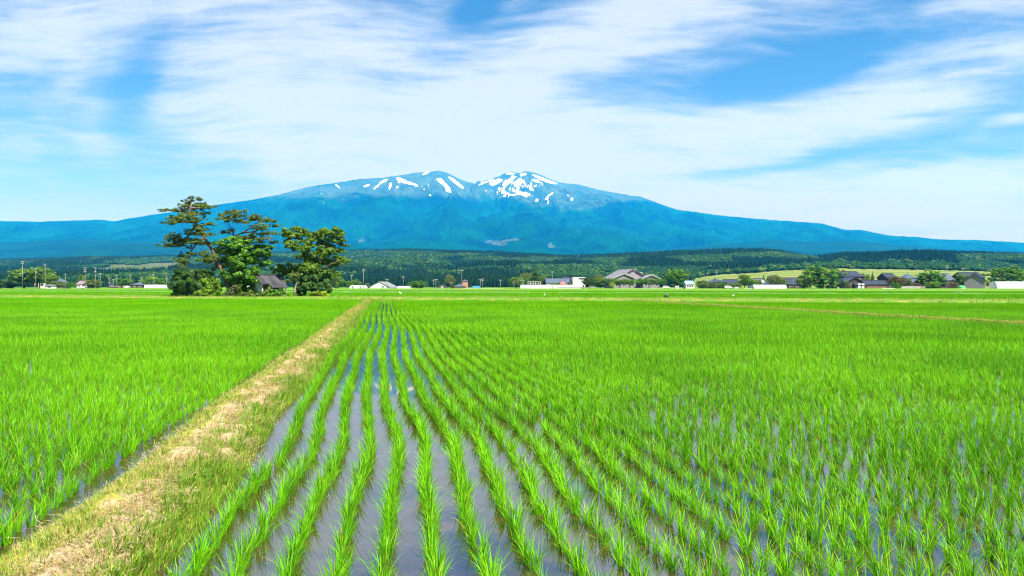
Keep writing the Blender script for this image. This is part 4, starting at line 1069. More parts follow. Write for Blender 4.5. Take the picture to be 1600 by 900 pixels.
def build_village():
    T = village_tree; Hs = gable_house
    # ---- far left
    T('broadleaf_tree', 'big dark round tree behind the tallest pole at the far left', 'tree', 38, 44, 418, 250, 'round', 'darkbroad')
    T('broadleaf_tree', 'big dark spreading tree right of the tallest pole at the far left', 'tree', 62, 44, 416, 248, 'round', 'darkbroad')
    T('broadleaf_tree', 'lower dark tree on the right edge of the far left tree group', 'tree', 78, 26, 426, 246, 'round', 'darkbroad')
    T('shrub', 'dark bush cut by the left edge of the photo', 'bush', 4, 22, 436, 250, 'bush', 'dark')
    T('shrub', 'small dark bush left of the far left trees', 'bush', 17, 14, 440, 250, 'bush', 'dark')
    T('shrub', 'olive bush right of the far left tree group', 'bush', 91, 18, 438, 246, 'bush', 'olive')
    T('shrub', 'green bush under the short pole left of the small purple-roofed house', 'bush', 106, 18, 440, 248, 'bush', 'broad')
    T('shrub', 'wide olive round bush right of the small purple-roofed house', 'bush', 146, 26, 435, 250, 'bush', 'olive')
    T('conifer_tree', 'dark pointed tree behind the wide olive bush', 'tree', 126, 20, 428, 300, 'conifer', 'darkbroad')
    T('broadleaf_tree', 'green tree in front of the dark farmhouse row at left', 'tree', 193, 30, 434, 330, 'round', 'broad')
    T('broadleaf_tree', 'pale green tree behind the long low greenhouse left of the grove', 'tree', 233, 24, 431, 340, 'round', 'bright')
    T('broadleaf_tree', 'green tree behind the greenhouse nearest the grove', 'tree', 252, 22, 434, 340, 'round', 'broad')
    Hs('house', 'small house with purple-grey roof and white wall beside the wide olive bush', 'house', 118, 130, 439, 443.5, 250, 5, 'side', 'wall_white', 'tile_purple', 8, 1, True, .4)
    Hs('house', 'white house with slate-blue roof half hidden behind the far left trees', 'house', 58, 88, 431, 440, 275, 8, 'hip', 'wall_white', 'tile_blue', 5, 3)
    Hs('shed', 'pale low shed in front of the far left trees', 'shed', 70, 84, 444.5, 446, 243, 4, 'side', 'wall_white', 'tile_grey', 0, 1, False, .3)
    Hs('house', 'long dark farmhouse behind poles on the left plain', 'house', 168, 190, 438, 443, 340, 8, 'hip', 'wall_dark', 'tile_dark', 3, 3)
    Hs('house', 'dark barn standing right of the long dark farmhouse', 'house', 189, 202, 437, 443, 345, 8, 'side', 'wall_dark', 'tile_dark', -6, 2)
    Hs('house', 'low slate-roofed house left of the greenhouse on the left plain', 'house', 204, 222, 441, 445, 345, 7, 'hip', 'wall_dark', 'tile_blue', 4, 2)
    Hs('house', 'grey-roofed house behind the greenhouse left of the grove', 'house', 236, 262, 439, 444, 360, 8, 'hip', 'wall_cream', 'tile_blue', 4, 3)
    greenhouse('long low white greenhouse left of the grove', 225, 254, 445, 300)
    greenhouse('white greenhouse just left of the dark bush at the grove', 253, 271, 445.3, 296)
    greenhouse('white domed greenhouse end seen between the pine trunk and the shrine hut', 384, 397, 446, 180, axis='y', D=8)
    for lab, px, t, d, kw in [
        ('tallest concrete pole with a lamp before the far left trees', 35, 408, 240, dict(lamp=True, arms=2)), ('short pole beside the orange sign in front of the far left trees', 56, 419, 242, {}),
        ('pole with a wide crossarm on the right side of the far left trees', 70.5, 412, 242, dict(arms=2)), ('slim pole rising from the green bush left of the small purple-roofed house', 102, 428, 246, {}),
        ('pole with transformers between the small house and the olive bush', 133, 418, 247, dict(arms=3, trans=True)), ('pole standing in the left half of the wide olive bush', 149, 418, 246, dict(arms=1, trans=True)),
        ('bare pole at the right edge of the wide olive bush', 156.5, 427, 248, dict(arms=1)), ('short pole left of the long dark farmhouse', 171.5, 434, 300, dict(lamp=True)), ('thin pole before the long dark farmhouse wall', 177, 436, 310, {}),
        ('pole before the right end of the long dark farmhouse', 182, 430, 300, {}), ('pole before the dark barn on the left plain', 203.5, 430, 300, dict(arms=2)), ('short thin pole left of the long low greenhouse', 220.5, 434, 305, {}),
        ('pole before the middle of the long low greenhouse', 239.5, 428, 290, dict(arms=1)), ('pole before the greenhouse nearest the grove', 260.5, 432, 290, dict(arms=2)), ('tall pole right beside the dark bush of the grove', 275.5, 420, 285, dict(arms=1))]:
        pole(lab, px, t, d, **kw)
    # orange and yellow boards
    for nm, lab, px, t, w, mat, d in (('sign_board', 'narrow orange sign board beside the short pole at far left', 54.5, 443, 1.6, 'orange', 241), ('sign_board', 'small yellow sign board on the field edge at far left', 63.5, 447, 2.0, 'yellow_paint', 238)):
        d *= VS; x = PX(px, d); zb = gz(x, d) - .1; h = PZ(t, d) - zb; W = w / F * d
        r = empty(nm, (x, d, zb)); tag(r, lab, 'sign')
        MB().box((0, 0, h - .45), (W, .06, .9)).build('board', M[mat], r)
        MB().tube([(-W * .3, .06, 0), (-W * .3, .06, h)], .04, 6).build('post', M['steel'], r); MB().tube([(W * .3, .06, 0), (W * .3, .06, h)], .04, 6).build('post', M['steel'], r)
    # ---- between the grove and the brick house
    Hs('house', 'small red-roofed house at the right foot of the grove', 'house', 508, 519, 444, 447, 255, 5, 'side', 'wall_white', 'roof_red', -5, 1, False, .3)
    T('broadleaf_tree', 'tall green tree right behind the grove', 'tree', 527, 22, 430, 262, 'tall', 'darkbroad')
    T('shrub', 'light green bush right of the small red-roofed house', 'bush', 524, 13, 441, 252, 'bush', 'broad')
    T('broadleaf_tree', 'green tree behind the left dome greenhouse', 'tree', 542, 18, 438, 265, 'round', 'broad')
    T('broadleaf_tree', 'dark tree behind the two dome greenhouses', 'tree', 556, 16, 436, 275, 'tall', 'darkbroad')
    T('shrub', 'small bush between the dome greenhouse and the white gabled shed', 'bush', 574, 8, 441, 262, 'bush', 'grey_green')
    greenhouse('left of two small dome-ended greenhouses', 546, 556, 445.8, 255, axis='y', D=12)
    greenhouse('right of two small dome-ended greenhouses beside the tall pole', 558, 568.5, 445.8, 255, axis='y', D=12)
    Hs('shed', 'large white gabled farm shed with wide low-pitched pale roof', 'shed', 574, 611, 440, 449, 262, 20, 'front', 'wall_white', 'tile_grey', 0, 0, False, .3, wins=[(-3.4, .55, .6, .5), (1.3, .55, .5, .5), (3, .55, .5, .5)], winmat='glass')
    greenhouse('flat white greenhouse left of the round bush tree', 621, 642, 447, 268)
    T('broadleaf_tree', 'low wide round green tree standing alone left of the white-fronted house', 'tree', 652, 28, 438, 264, 'bush', 'broad')
    Hs('house', 'white-fronted house with dark gable facing the fields', 'house', 682, 698, 444, 448, 252, 8, 'front', 'wall_white', 'tile_dark', 4, 2, False, .4, trim='wall_dark')
    r = Hs('house', 'red brick house with a square tower and slate roof', 'house', 709, 728, 443.5, 447.5, 252, 7, 'hip', 'wall_brick', 'tile_blue', -4, 3, False, .4)
    MB().box((2.6, -.4, 2.0), (2.7, 3.2, 4.1)).build('tower', M['wall_brick'], r)
    MB().poly([(.95, -2.3, 4.05), (4.25, -2.3, 4.05), (4.25, 1.5, 4.05), (.95, 1.5, 4.05), (2.6, -.4, 5.0)], [(3, 2, 1, 0), (0, 1, 4), (1, 2, 4), (2, 3, 4), (3, 0, 4)]).build('tower_roof', M['tile_blue'], r)
    T('shrub', 'dark clipped bush at left wall of the brick house', 'bush', 706.5, 6, 445, 250, 'bush', 'dark')
    T('broadleaf_tree', 'pale green tree standing behind the white-fronted and brick houses', 'tree', 703, 17, 428, 300, 'tall', 'olive')
    Hs('shed', 'low bright blue shed right of the brick house', 'shed', 738, 750, 447.3, 449.5, 256, 3, 'side', 'roof_bright_blue', 'roof_bright_blue', 0, 1, False, .15)
    flat_wall('fence', 'low white fence running right from the brick house', 'fence', 722, 786, 450.6, 250, 'white_paint', .12)
    for lab, px, t, d, kw in [('tall pole beside the right dome greenhouse', 568, 420, 250, dict(arms=2)), ('thin distant pole behind the two dome greenhouses', 549.5, 430, 290, {}), ('pole before the right slope of the white gabled shed', 604.5, 436, 250, {}), ('pole behind the flat white greenhouse', 630, 431, 285, dict(arms=2)),
                              ('left of two poles close beside the white-fronted house', 677.5, 437, 252, {}), ('right of two poles close beside the white-fronted house', 681, 436, 251, {}), ('tall thin pole in front of the brick house', 721.5, 422, 247, dict(arms=1, r=.1)), ('slim pole between the white-fronted and brick houses', 704.5, 441, 247, dict(r=.09)),
                              ('left of two poles behind the bright blue shed', 750.5, 436, 254, {}), ('right of two poles behind the bright blue shed', 754, 435, 254, dict(arms=2)), ('pole on the field edge left of the dark round tree by the white wall', 782, 437, 250, dict(arms=1)), ('short pole before the dark round tree by the white wall', 803, 440, 248, {}),
                              ('left of two poles at the left end of the white wall', 815.5, 437, 250, {}), ('right of two poles at the left end of the white wall', 818, 437, 251, {})]: pole(lab, px, t, d, **kw)
    # ---- white works
    T('broadleaf_tree', 'dark round tree left of the long white wall', 'tree', 807, 24, 432, 256, 'round', 'darkbroad')
    T('conifer_tree', 'dark pointed conifer behind the white railing', 'tree', 837, 22, 418, 268, 'conifer', 'dark')
    T('broadleaf_tree', 'green tree on the right of the pointed conifer', 'tree', 848, 18, 430, 270, 'round', 'darkbroad')
    T('broadleaf_tree', 'green tree on the left of the pointed conifer', 'tree', 824, 16, 432, 270, 'round', 'broad')
    T('broadleaf_tree', 'pale yellow-green tree further behind the pointed conifer', 'tree', 822, 22, 424, 330, 'round', 'olive')
    T('shrub', 'dark shrub below the long slate roof left of the red roof', 'bush', 871, 14, 440.5, 254, 'bush', 'darkbroad')
    T('shrub', 'dark shrub below the long slate roof right of the red roof', 'bush', 891, 10, 440, 254, 'bush', 'darkbroad')
    Hs('workshop', 'long low workshop with slate-blue roof behind the white wall', 'building', 853, 902, 435, 441.5, 262, 10, 'side', 'wall_white', 'tile_blue', 0, 4, False, .4)
    Hs('workshop', 'tall white flat-topped block at the right end of the white wall', 'building', 895, 914.5, 433, 433.6, 258, 8, 'flat', 'wall_white', 'white_paint', 0, 0, True, 0, wins=[(1.0, 3.4, 2.2, .35)])
    Hs('shed', 'tiny shed with pinkish red roof behind the white wall', 'shed', 874.5, 885, 440, 444, 252, 3, 'hip', 'wall_cream', 'roof_pink', 0, 1, False, .2)
    Hs('shed', 'small dark roof lantern shed behind the long slate roof', 'shed', 880, 890, 432.5, 435, 272, 4, 'side', 'wall_dark', 'tile_dark', 0, 1, False, .3)
    flat_wall('boundary_wall', 'long white boundary wall in front of the slate-roofed workshop', 'wall', 821, 908, 445, 248, 'wall_white', .25)
    flat_wall('boundary_wall', 'short blue-grey metal gate wall at the left end of the white wall', 'wall', 813.5, 820.5, 445, 248.5, 'wall_pale', .2)
    # railing
    d = 250 * VS; x0, x1 = PX(825, d), PX(845, d); zb = PZ(445, d)
    r = empty('railing', ((x0 + x1) / 2, d + 1.2, gz(0, d))); tag(r, 'white post railing platform above the white wall by the conifer', 'railing')
    w = x1 - x0; zt = PZ(440, d) - gz(0, d); z0 = zb - gz(0, d)
    for k in range(6): MB().box((-w / 2 + k * w / 5, 0, zt / 2), (.14, .14, zt)).build('post', M['white_paint'], r)
    MB().box((0, -.11, zt - .1), (w + .2, .07, .12)).build('rail', M['white_paint'], r); MB().box((0, -.11, (zt + z0) / 2), (w + .2, .07, .1)).build('rail', M['white_paint'], r)
    MB().box((0, -.1, z0 - .1), (w + .3, .35, .12)).build('deck', M['white_paint'], r)
    pole('tall thin pole before the long white wall', 863, 424, 245, arms=1, r=.11)
    # guard rail
    d = 244 * VS; x0, x1 = PX(870, d), PX(913, d)
    r = empty('guard_rail', ((x0 + x1) / 2, d, gz(x0, d))); tag(r, 'grey guard rail on posts before the right half of the white wall', 'guard rail')
    for k in range(8): MB().box((-(x1 - x0) / 2 + k * (x1 - x0) / 7, .1, .3), (.1, .1, .8)).build('post', M['steel'], r)
    MB().box((0, 0, .58), (x1 - x0, .06, .4)).build('rail', M['steel'], r)
    # ---- school
    S = 268
    Hs('school', 'large school hall with wide grey gabled roof behind the tree row', 'school', 951, 1012, 420, 434.5, S + 6, 11, 'front', 'wall_grey', 'tile_grey', 20, 2, False, .8, trim='wall_dark', wins=[(-1.2, 6.6, 1.0, 1.0), (.8, 6.6, 1.0, 1.0), (3.6, 5.4, .9, .9), (-4.2, 3.0, 1.6, 1.2), (0, 3.0, 1.6, 1.2), (4.2, 3.0, 1.6, 1.2)])
    Hs('school', 'front school wing with white-edged gable below the hall roof', 'school', 957, 994, 426.5, 433.5, S - 2, 6, 'front', 'wall_grey', 'tile_grey', 0, 4, False, .7, trim='wall_white', wins=[(-2.6, 1.5, 1.0, 1.5), (0, 1.5, 1.0, 1.5), (2.6, 1.5, 1.0, 1.5), (0, 5.0, 2.4, .6)])
    Hs('school', 'smaller right school wing with pale gable and grey roof', 'school', 1003, 1033, 428.5, 434, S, 10, 'front', 'wall_grey', 'tile_grey', 0, 3, False, .7, trim='wall_white', wins=[(-2, 1.6, 1.0, 1.4), (0, 1.6, 1.0, 1.4), (2, 1.6, 1.0, 1.4), (0, 4.7, 2.0, .5)])
    xs = [(921, 24, 432, 'dark', 'first'), (938, 24, 433, 'darkbroad', 'second'), (953, 20, 434, 'darkbroad', 'third'), (968, 22, 435, 'darkbroad', 'fourth'), (984, 20, 435, 'darkbroad', 'fifth'), (1000, 20, 435.5, 'broad', 'sixth'), (1014, 22, 434, 'darkbroad', 'seventh'), (1030, 22, 435, 'broad', 'eighth'), (1044, 20, 435, 'darkbroad', 'ninth')]
    for px, w, t, m, o_ in xs: T('broadleaf_tree', '%s tree from the left in the tree row before the school' % o_, 'tree', px, w, t, 256 + rnd.uniform(-2, 2), 'flat' if px > 960 else 'round', m, group='trees in a row before the school')
    T('broadleaf_tree', 'big bright green tree rising at the right end of the school tree row', 'tree', 1055, 40, 420, 256, 'round', 'broad')
    T('broadleaf_tree', 'pale green tree behind the left end of the school', 'tree', 936, 20, 428, 300, 'round', 'olive')
    T('shrub', 'small bright yellow bush in front of the school tree row', 'bush', 955.5, 9, 441, 249, 'bush', 'yellow')
    flat_wall('boundary_wall', 'low pale wall under the school tree row', 'wall', 962, 1065, 450.2, 251, 'concrete', .2)
    pole('tall pole in front of the school wing', 991, 422, 249, arms=0)
    Hs('shed', 'white shed with light blue roof right of the school trees', 'shed', 1071, 1085.5, 439, 443.5, 252, 5, 'side', 'wall_white', 'roof_blue', 0, 3, False, .25)
    Hs('kiosk', 'tiny white kiosk under the big bright tree by the school', 'kiosk', 1055.5, 1060.5, 446.8, 447.4, 249, 1.2, 'flat', 'white_paint', 'white_paint', 0, 1, False, 0)
    # ---- middle right
    for px, w, t, m, k_, lab in [(1098, 22, 437, 'darkbroad', 'bush', 'dark green bush right of the blue-roofed shed'), (1112, 16, 441, 'olive', 'bush', 'olive bush between two tall poles right of the blue-roofed shed'), (1128, 20, 441, 'broad', 'bush', 'green bush behind the parked white car'), (1148, 22, 442, 'darkbroad', 'bush', 'dark hedge bush right of the parked white car'),
                               (1163, 20, 428, 'darkbroad', 'tall', 'dark tree behind the green tree left of the long white greenhouse'), (1170, 24, 434, 'broad', 'round', 'green round tree left of the long white greenhouse'), (1208, 22, 428, 'olive', 'round', 'olive-topped tree behind the cream-gabled house'), (1222, 18, 434, 'darkbroad', 'bush', 'dark bush between the cream-gabled house and the dark barn'),
                               (1186, 12, 436, 'darkbroad', 'bush', 'dark bush by the white-walled storehouse')]:
        T('broadleaf_tree' if k_ in ('round', 'tall') else 'shrub', lab, 'tree' if k_ in ('round', 'tall') else 'bush', px, w, t, 258 + (px % 7), k_, m)
    T('conifer_tree', 'small dark pointed conifer behind the white-walled storehouse', 'tree', 1193.5, 7, 428.5, 285, 'conifer', 'dark')
    Hs('house', 'grey tiled farmhouse behind the bushes right of the blue-roofed shed', 'house', 1108, 1136, 435.5, 441, 285, 9, 'hip', 'wall_dark', 'tile_dark', 4, 3)
    Hs('house', 'dark tiled house with white wall end next to the grey farmhouse', 'house', 1134, 1155, 436.5, 441.5, 288, 8, 'side', 'wall_white', 'tile_dark', -6, 2)
    Hs('house', 'white-walled storehouse with a grey gable behind the long greenhouse', 'storehouse', 1180, 1198, 435, 440, 280, 7, 'front', 'wall_white', 'tile_grey', 12, 1, False, .4)
    Hs('house', 'cream-gabled house with slate roof behind the long white greenhouse', 'house', 1194, 1221, 439, 444, 264, 8, 'hip', 'wall_cream', 'tile_blue', -8, 2)
    Hs('barn', 'big dark barn with steep slate roof left of the large round tree', 'barn', 1219, 1254, 434, 443.5, 268, 9, 'side', 'wall_dark', 'tile_dark', -3, 3)
    greenhouse('long white greenhouse with rounded roof before the dark barn', 1178, 1229, 445, 248, D=6)
    flat_wall('fence', 'low pale fence at the left end of the long white greenhouse', 'fence', 1163, 1178, 450.2, 249, 'white_paint', .1)
    Hs('kiosk', 'tiny white box hut on the field edge right of the parked car', 'hut', 1148, 1153.5, 448.8, 449.3, 250, 1.4, 'flat', 'white_paint', 'white_paint', 0, 1, False, 0)
    for lab, px, t, d, kw in [('left of two tall poles right of the blue-roofed shed', 1105.5, 426, 248, dict(arms=1)), ('right of two tall poles right of the blue-roofed shed', 1119.5, 422.5, 248, dict(arms=2)), ('tall pole before the long white greenhouse', 1201.5, 425, 244, dict(arms=1, r=.12)), ('pale pole before the big dark barn', 1239.5, 435, 255, dict(arms=0)), ('slim pole behind the blue-roofed shed', 1075, 430, 262, dict(r=.1))]: pole(lab, px, t, d, **kw)
    # ---- right
    T('broadleaf_tree', 'largest round green tree left of the two-storey tiled house', 'tree', 1284, 66, 414, 252, 'bush', 'broad')
    T('broadleaf_tree', 'darker lower tree against the left side of the largest round tree', 'tree', 1258, 26, 432, 250, 'bush', 'darkbroad')
    T('shrub', 'grey-green round bush right of the largest round tree', 'bush', 1319, 20, 438, 249, 'bush', 'grey_green')
    T('conifer_tree', 'small grey-green pointed conifer right of the two-storey tiled house', 'tree', 1363.5, 9, 424.5, 275, 'conifer', 'grey_green')
    T('shrub', 'dark bush behind the two-storey tiled house', 'bush', 1352, 14, 426, 285, 'bush', 'darkbroad')
    T('shrub', 'bright small bush above the roofed gate', 'bush', 1350.5, 8, 436, 256, 'bush', 'bright')
    T('broadleaf_tree', 'rust-topped garden tree right of the long dark storehouse', 'tree', 1400, 26, 431, 252, 'round', 'rust')
    T('shrub', 'clipped green bush below the rust-topped garden tree', 'bush', 1399, 16, 441, 249, 'bush', 'broad')
    T('shrub', 'grey-green garden shrub behind the block wall', 'bush', 1416, 18, 434, 254, 'bush', 'grey_green')
    T('shrub', 'low rusty shrub above the block wall', 'bush', 1432, 16, 441, 252, 'bush', 'rust')
    T('broadleaf_tree', 'broad green tree right of the black gabled barn', 'tree', 1455, 42, 420.5, 256, 'bush', 'broad')
    T('shrub', 'yellow-topped clipped bush before the broad green tree', 'bush', 1457, 22, 439, 247, 'bush', 'bright')
    T('broadleaf_tree', 'dark green tree left of the grey gabled house', 'tree', 1506, 30, 427, 262, 'bush', 'darkbroad')
    T('shrub', 'dark reddish bush under the pole left of the grey gabled house', 'bush', 1489, 16, 440, 252, 'bush', 'rust')
    T('broadleaf_tree', 'large green tree behind the greenhouse at the right edge', 'tree', 1571, 56, 414.5, 262, 'bush', 'broad')
    T('shrub', 'dark bush between the grey gabled house and the right edge greenhouse', 'bush', 1556, 11, 441, 250, 'bush', 'dark')
    T('broadleaf_tree', 'dark tree cut by the right edge of the photo', 'tree', 1600, 26, 424, 275, 'round', 'darkbroad')
    Hs('house', 'two-storey farmhouse with large dark hipped tile roof', 'house', 1312, 1351, 424, 432, 268, 9, 'hip', 'wall_dark', 'tile_dark', 6, 3, False, .6, hipf=.2)
    Hs('house', 'dark gabled entrance wing below the two-storey farmhouse', 'house', 1320, 1352, 432.5, 440, 258, 8, 'front', 'wall_dark', 'tile_dark', 0, 3, False, .6, trim='wall_dark')
    Hs('shed', 'small white shed between the round tree and the grey-green bush', 'shed', 1302, 1312, 442, 445, 254, 3, 'side', 'wall_white', 'wall_white', 0, 1, False, .2)
    Hs('storehouse', 'long dark storehouse with straight slate roof', 'storehouse', 1353, 1390, 438, 443.8, 252, 7, 'side', 'wall_brown', 'tile_dark', 0, 0, False, .4)
    Hs('gate_house', 'small roofed gate with white double doors beside the dark storehouse', 'gate', 1336, 1354, 442, 445, 250.5, 3, 'side', 'wall_dark', 'tile_dark', 0, 0, False, .3, wins=[(-.5, .9, .75, 1.5), (.75, .9, .75, 1.5)], winmat='white_paint')
    Hs('house', 'dark house with raised ridge behind the rust-topped tree', 'house', 1385, 1403, 427, 433.5, 275, 8, 'side', 'wall_dark', 'tile_dark', 0, 2, False, .5)
    Hs('house', 'pale blue-white house with grey roof behind the garden', 'house', 1417, 1436, 428, 434.5, 276, 8, 'hip', 'wall_white', 'tile_blue', -6, 3, False, .5)
    Hs('barn', 'black gabled barn with pale metal roof edge behind the block wall', 'barn', 1430, 1451, 434.5, 441.5, 258, 8, 'front', 'wall_dark', 'tile_grey', -14, 0, False, .5)
    Hs('house', 'dark slate-roofed house between the broad green tree and the grey gabled house', 'house', 1474, 1492, 427, 437, 270, 8, 'side', 'wall_dark', 'tile_blue', 6, 2, False, .5)
    flat_wall('block_wall', 'low grey block wall before the garden at right', 'wall', 1399, 1449, 447, 249, 'block', .2)
    flat_wall('fence', 'low white fence before the right end of the dark storehouse', 'fence', 1379, 1398, 450, 246.5, 'white_paint', .1)
    flat_wall('fence', 'dark low fence left of the green tarpaulin heap', 'fence', 1470, 1497, 448, 251, 'wall_dark', .1)
    # big house: left gable coloured grey for shade, right side white for sun
    d = 250 * VS; x = PX(1531, d); zb = gz(x, d) - .05; k = d / F
    r = empty('house', (x, d + 4.6, zb), R(33)); tag(r, 'grey gabled house with dark tiled roof, shade-toned gable and sun-toned window wall', 'house')
    W, L = 11.0, 9.6; hw = 4.9; h = 8.4
    gb = MB().prism_x([(-L / 2, -.3), (L / 2, -.3), (L / 2, hw), (0, h - .3), (-L / 2, hw)], -W / 2, W / 2)
    r.rotation_euler[2] = R(58)
    gb.build('wall', M['wall_grey'], r)
    MB().box((0, -L / 2 - .03, hw / 2 - .15), (W - .02, .05, hw + .05)).build('side_wall', M['wall_white'], r)
    ze = hw - .35
    ro = MB().prism_x([(-L / 2 - .5, ze), (0, h), (L / 2 + .5, ze), (L / 2 + .5, ze - .2), (0, h - .2), (-L / 2 - .5, ze - .2)], -W / 2 - .5, W / 2 + .5).build('roof', M['tile_dark'], r)
    MB().box((0, 0, h + .1), (W + 1.05, .4, .26)).build('ridge_cap', M['tile_dark'], ro)
    for xx, ww in ((-2.4, 2.0), (2.2, 2.6)):
        g = MB().box((xx, -L / 2 - .08, 2.5), (ww, .05, 2.0)).build('window', M['glass'], r); MB().box((xx, -L / 2 - .11, 2.5), (.1, .05, 1.95)).build('frame', M['steel'], g)
    Hs('house', 'dark tiled house directly behind the grey gabled house', 'house', 1506, 1540, 425.5, 433, 268, 9, 'side', 'wall_dark', 'tile_dark', 0, 2, False, .5)
    greenhouse('white greenhouse cut off by the right edge of the photo', 1558, 1640, 440, 246, D=6.5)
    pole('tall pole with crossarms before the dark house at right', 1480, 414.5, 249, arms=2)
    pole('slim distant pole behind the dark tree left of the grey gabled house', 1504, 419, 300, arms=1, r=.1)
    pole('thin pole between the two-storey farmhouse and the pointed conifer', 1366, 421, 290, arms=1, r=.1)
    # tarpaulin heap
    d = 247 * VS; x = PX(1502.5, d); zb = gz(x, d)
    r = empty('tarpaulin_heap', (x, d, zb)); tag(r, 'green tarpaulin heap left of the grey gabled house', 'heap')
    n = 16; V = []; rows = [(2.0, 0), (1.95, .8), (1.6, 1.35), (.8, 1.65), (.05, 1.75)]
    for rr, zz in rows:
        for kk in range(n):
            a = 2 * PI * kk / n; q = rr * (1 + .10 * math.sin(3 * a + zz * 4)); V.append((q * math.cos(a), q * .8 * math.sin(a), zz - .05 + .05 * math.sin(5 * a)))
    Fc = [(i * n + kk, i * n + (kk + 1) % n, (i + 1) * n + (kk + 1) % n, (i + 1) * n + kk) for i in range(len(rows) - 1) for kk in range(n)]
    MB().poly(V, Fc).build('tarpaulin', M['green_tarp'], r, True)
    MB().tube([(2.25 * math.cos(a), 1.8 * math.sin(a), .12 + .03 * math.sin(4 * a)) for a in [2 * PI * i / 20 for i in range(21)]], .05, 5).build('rope', M['white_paint'], r)
    # cars
    def car(label, px, d, rot, paint='white_paint', L=3.9):
        d *= VS; x = PX(px, d); r = empty('parked_car', (x, d, gz(x, d)), R(rot)); tag(r, label, 'car')
        w = 1.55
        prof = [(-L / 2, .35), (-L / 2, .85), (-L / 2 + .15, 1.0), (-L / 2 + .5, 1.45), (L / 2 - 1.5, 1.5), (L / 2 - .9, .98), (L / 2 - .1, .85), (L / 2, .6), (L / 2, .35)]
        MB().prism_y([(a, b) for a, b in prof], -w / 2, w / 2).build('body', M[paint], r)
        for s in (-1, 1):
            MB().prism_y([(-L / 2 + .35, 1.0), (-L / 2 + .62, 1.38), (L / 2 - 1.55, 1.42), (L / 2 - 1.05, 1.0)], s * (w / 2 + .004), s * (w / 2 + .012)).build('window', M['glass'], r)
        for xx in (-L / 2 + .75, L / 2 - .75):
            for s in (-1, 1):
                wh = MB().tube([(xx, s * (w / 2 - .16), .3), (xx, s * (w / 2 + .03), .3)], .3, 14).build('wheel', M['black'], r, False)
                MB().tube([(xx, s * (w / 2 + .03), .3), (xx, s * (w / 2 + .045), .3)], .17, 10).build('rim', M['steel'], wh)
    car('white car parked below the bushes between blue-roofed shed and greenhouse', 1138, 249, 4)
    car('white car parked in front of the small purple-roofed house', 126, 246, -3, L=3.4)
    car('white car half hidden before the dark barn on the left plain', 198, 310, 12)
    car('small white car parked at the right end of the school wall', 1041, 249.5, 0, 'white_paint', 3.4)
    car('pale car parked among the school trees near the yellow bush', 926, 250, 0, 'steel', 3.8)
    # culverts on the terrace
    for px, py, d, lab in [(1110, 457, 165, 'dark culvert slab below the two tall poles'), (1129, 456.3, 168, 'thin dark culvert slab below the parked white car'), (1208, 457, 163, 'dark culvert slab below the long white greenhouse'), (1308, 456.5, 160, 'dark culvert slab below the grey-green bush'), (1405, 456.2, 158, 'dark culvert slab below the block wall'), (1498, 455.3, 160, 'long dark culvert slab below the green tarpaulin'), (989, 459, 150, 'small dark culvert in the grass below the school pole')]:
        x = PX(px, d); r = empty('culvert', (x, d, PZ(py + .8, d) - .1), R(-16)); tag(r, lab, 'culvert', 'culverts on the field terrace')
        MB().box((0, 0, .1), (1.7, .8, .18)).build('slab', M['block'], r); MB().box((0, -.42, .02), (1.2, .08, .16)).build('opening', M['black'], r)
    # valve box and egrets on the far bund
    d = 96; x = PX(1041, d); y_ = d; r = empty('valve_box', (x, y_, gz(x, y_) - .05)); tag(r, 'small dark valve box on the dry grass of the far bund', 'valve box')
    MB().box((0, 0, .2), (.5, .45, .4)).build('box', M['black'], r); MB().box((0, 0, .43), (.56, .5, .06)).build('lid', M['steel'], r); MB().tube([(.1, 0, .45), (.1, 0, .62)], .03, 6).build('valve_stem', M['steel'], r)
    def egret(label, px, d, h, face, neck=1.0):
        x = PX(px, d); r = obj('egret', None); r = None
    for px, d, h, rz, lab in [(625, 122, .78, 175, 'white egret standing on the terrace above the end of the earth path'), (851, 100, .62, 80, 'white egret standing upright on the dry grass below the white wall'), (1146, 97, .5, 10, 'small white egret on the dry grass below the parked white car')]:
        x = PX(px, d); zb = gz(x, d); root = empty('egret', (x, d, zb), R(rz)); root.scale = (h, h, h); tag(root, lab, 'egret', 'white egrets on the field edge')
        # one skin-like body: tail, body, S-neck, head, local +x forward, unit height
        pts = [(-.36, 0, .50), (-.26, 0, .53), (-.12, 0, .57), (.02, 0, .60), (.12, 0, .64), (.17, 0, .72), (.13, 0, .80), (.11, 0, .88), (.14, 0, .95), (.20, 0, .965), (.25, 0, .955)]
        rad = [.02, .06, .12, .125, .09, .05, .035, .032, .042, .04, .018]
        MB().tube(pts, rad, 10).build('body', M['feather'], root, True)
        MB().tube([(.245, 0, .957), (.39, 0, .935)], [.016, .004], 6).build('beak', M['beak'], root)
        for s in (-1, 1): MB().tube([(-.03, s * .04, .52), (-.05, s * .04, .27), (-.02, s * .04, .02), (.07, s * .05, .0)], [.02, .012, .012, .01], 6).build('leg', M['dark_leg'], root)
build_village()
def _noop(): pass

# ------------------------------------------------------------------ haze: the air
def build_haze():
    m = bpy.data.materials.new('haze_air'); m.use_nodes = True; t = NT(m.node_tree)
    t.n.remove(t.n['Principled BSDF'])
    v = t.new('ShaderNodeVolumePrincipled', {'Color': HAZE_COL, 'Density': HAZE_DENS, 'Anisotropy': 0.0})
    v.inputs['Absorption Color'].default_value = (1, 1, 1, 1)
    t.l.new(v.outputs[0], t.n['Material Output'].inputs['Volume'])
    o = MB().box((0, 8800, 1300), (42000, 19000, 2606)).build('haze', m); tag(o, kind='stuff')
HAZE_COL = (.005, .31, 1.0, 1); HAZE_DENS = .6e-4
build_haze()

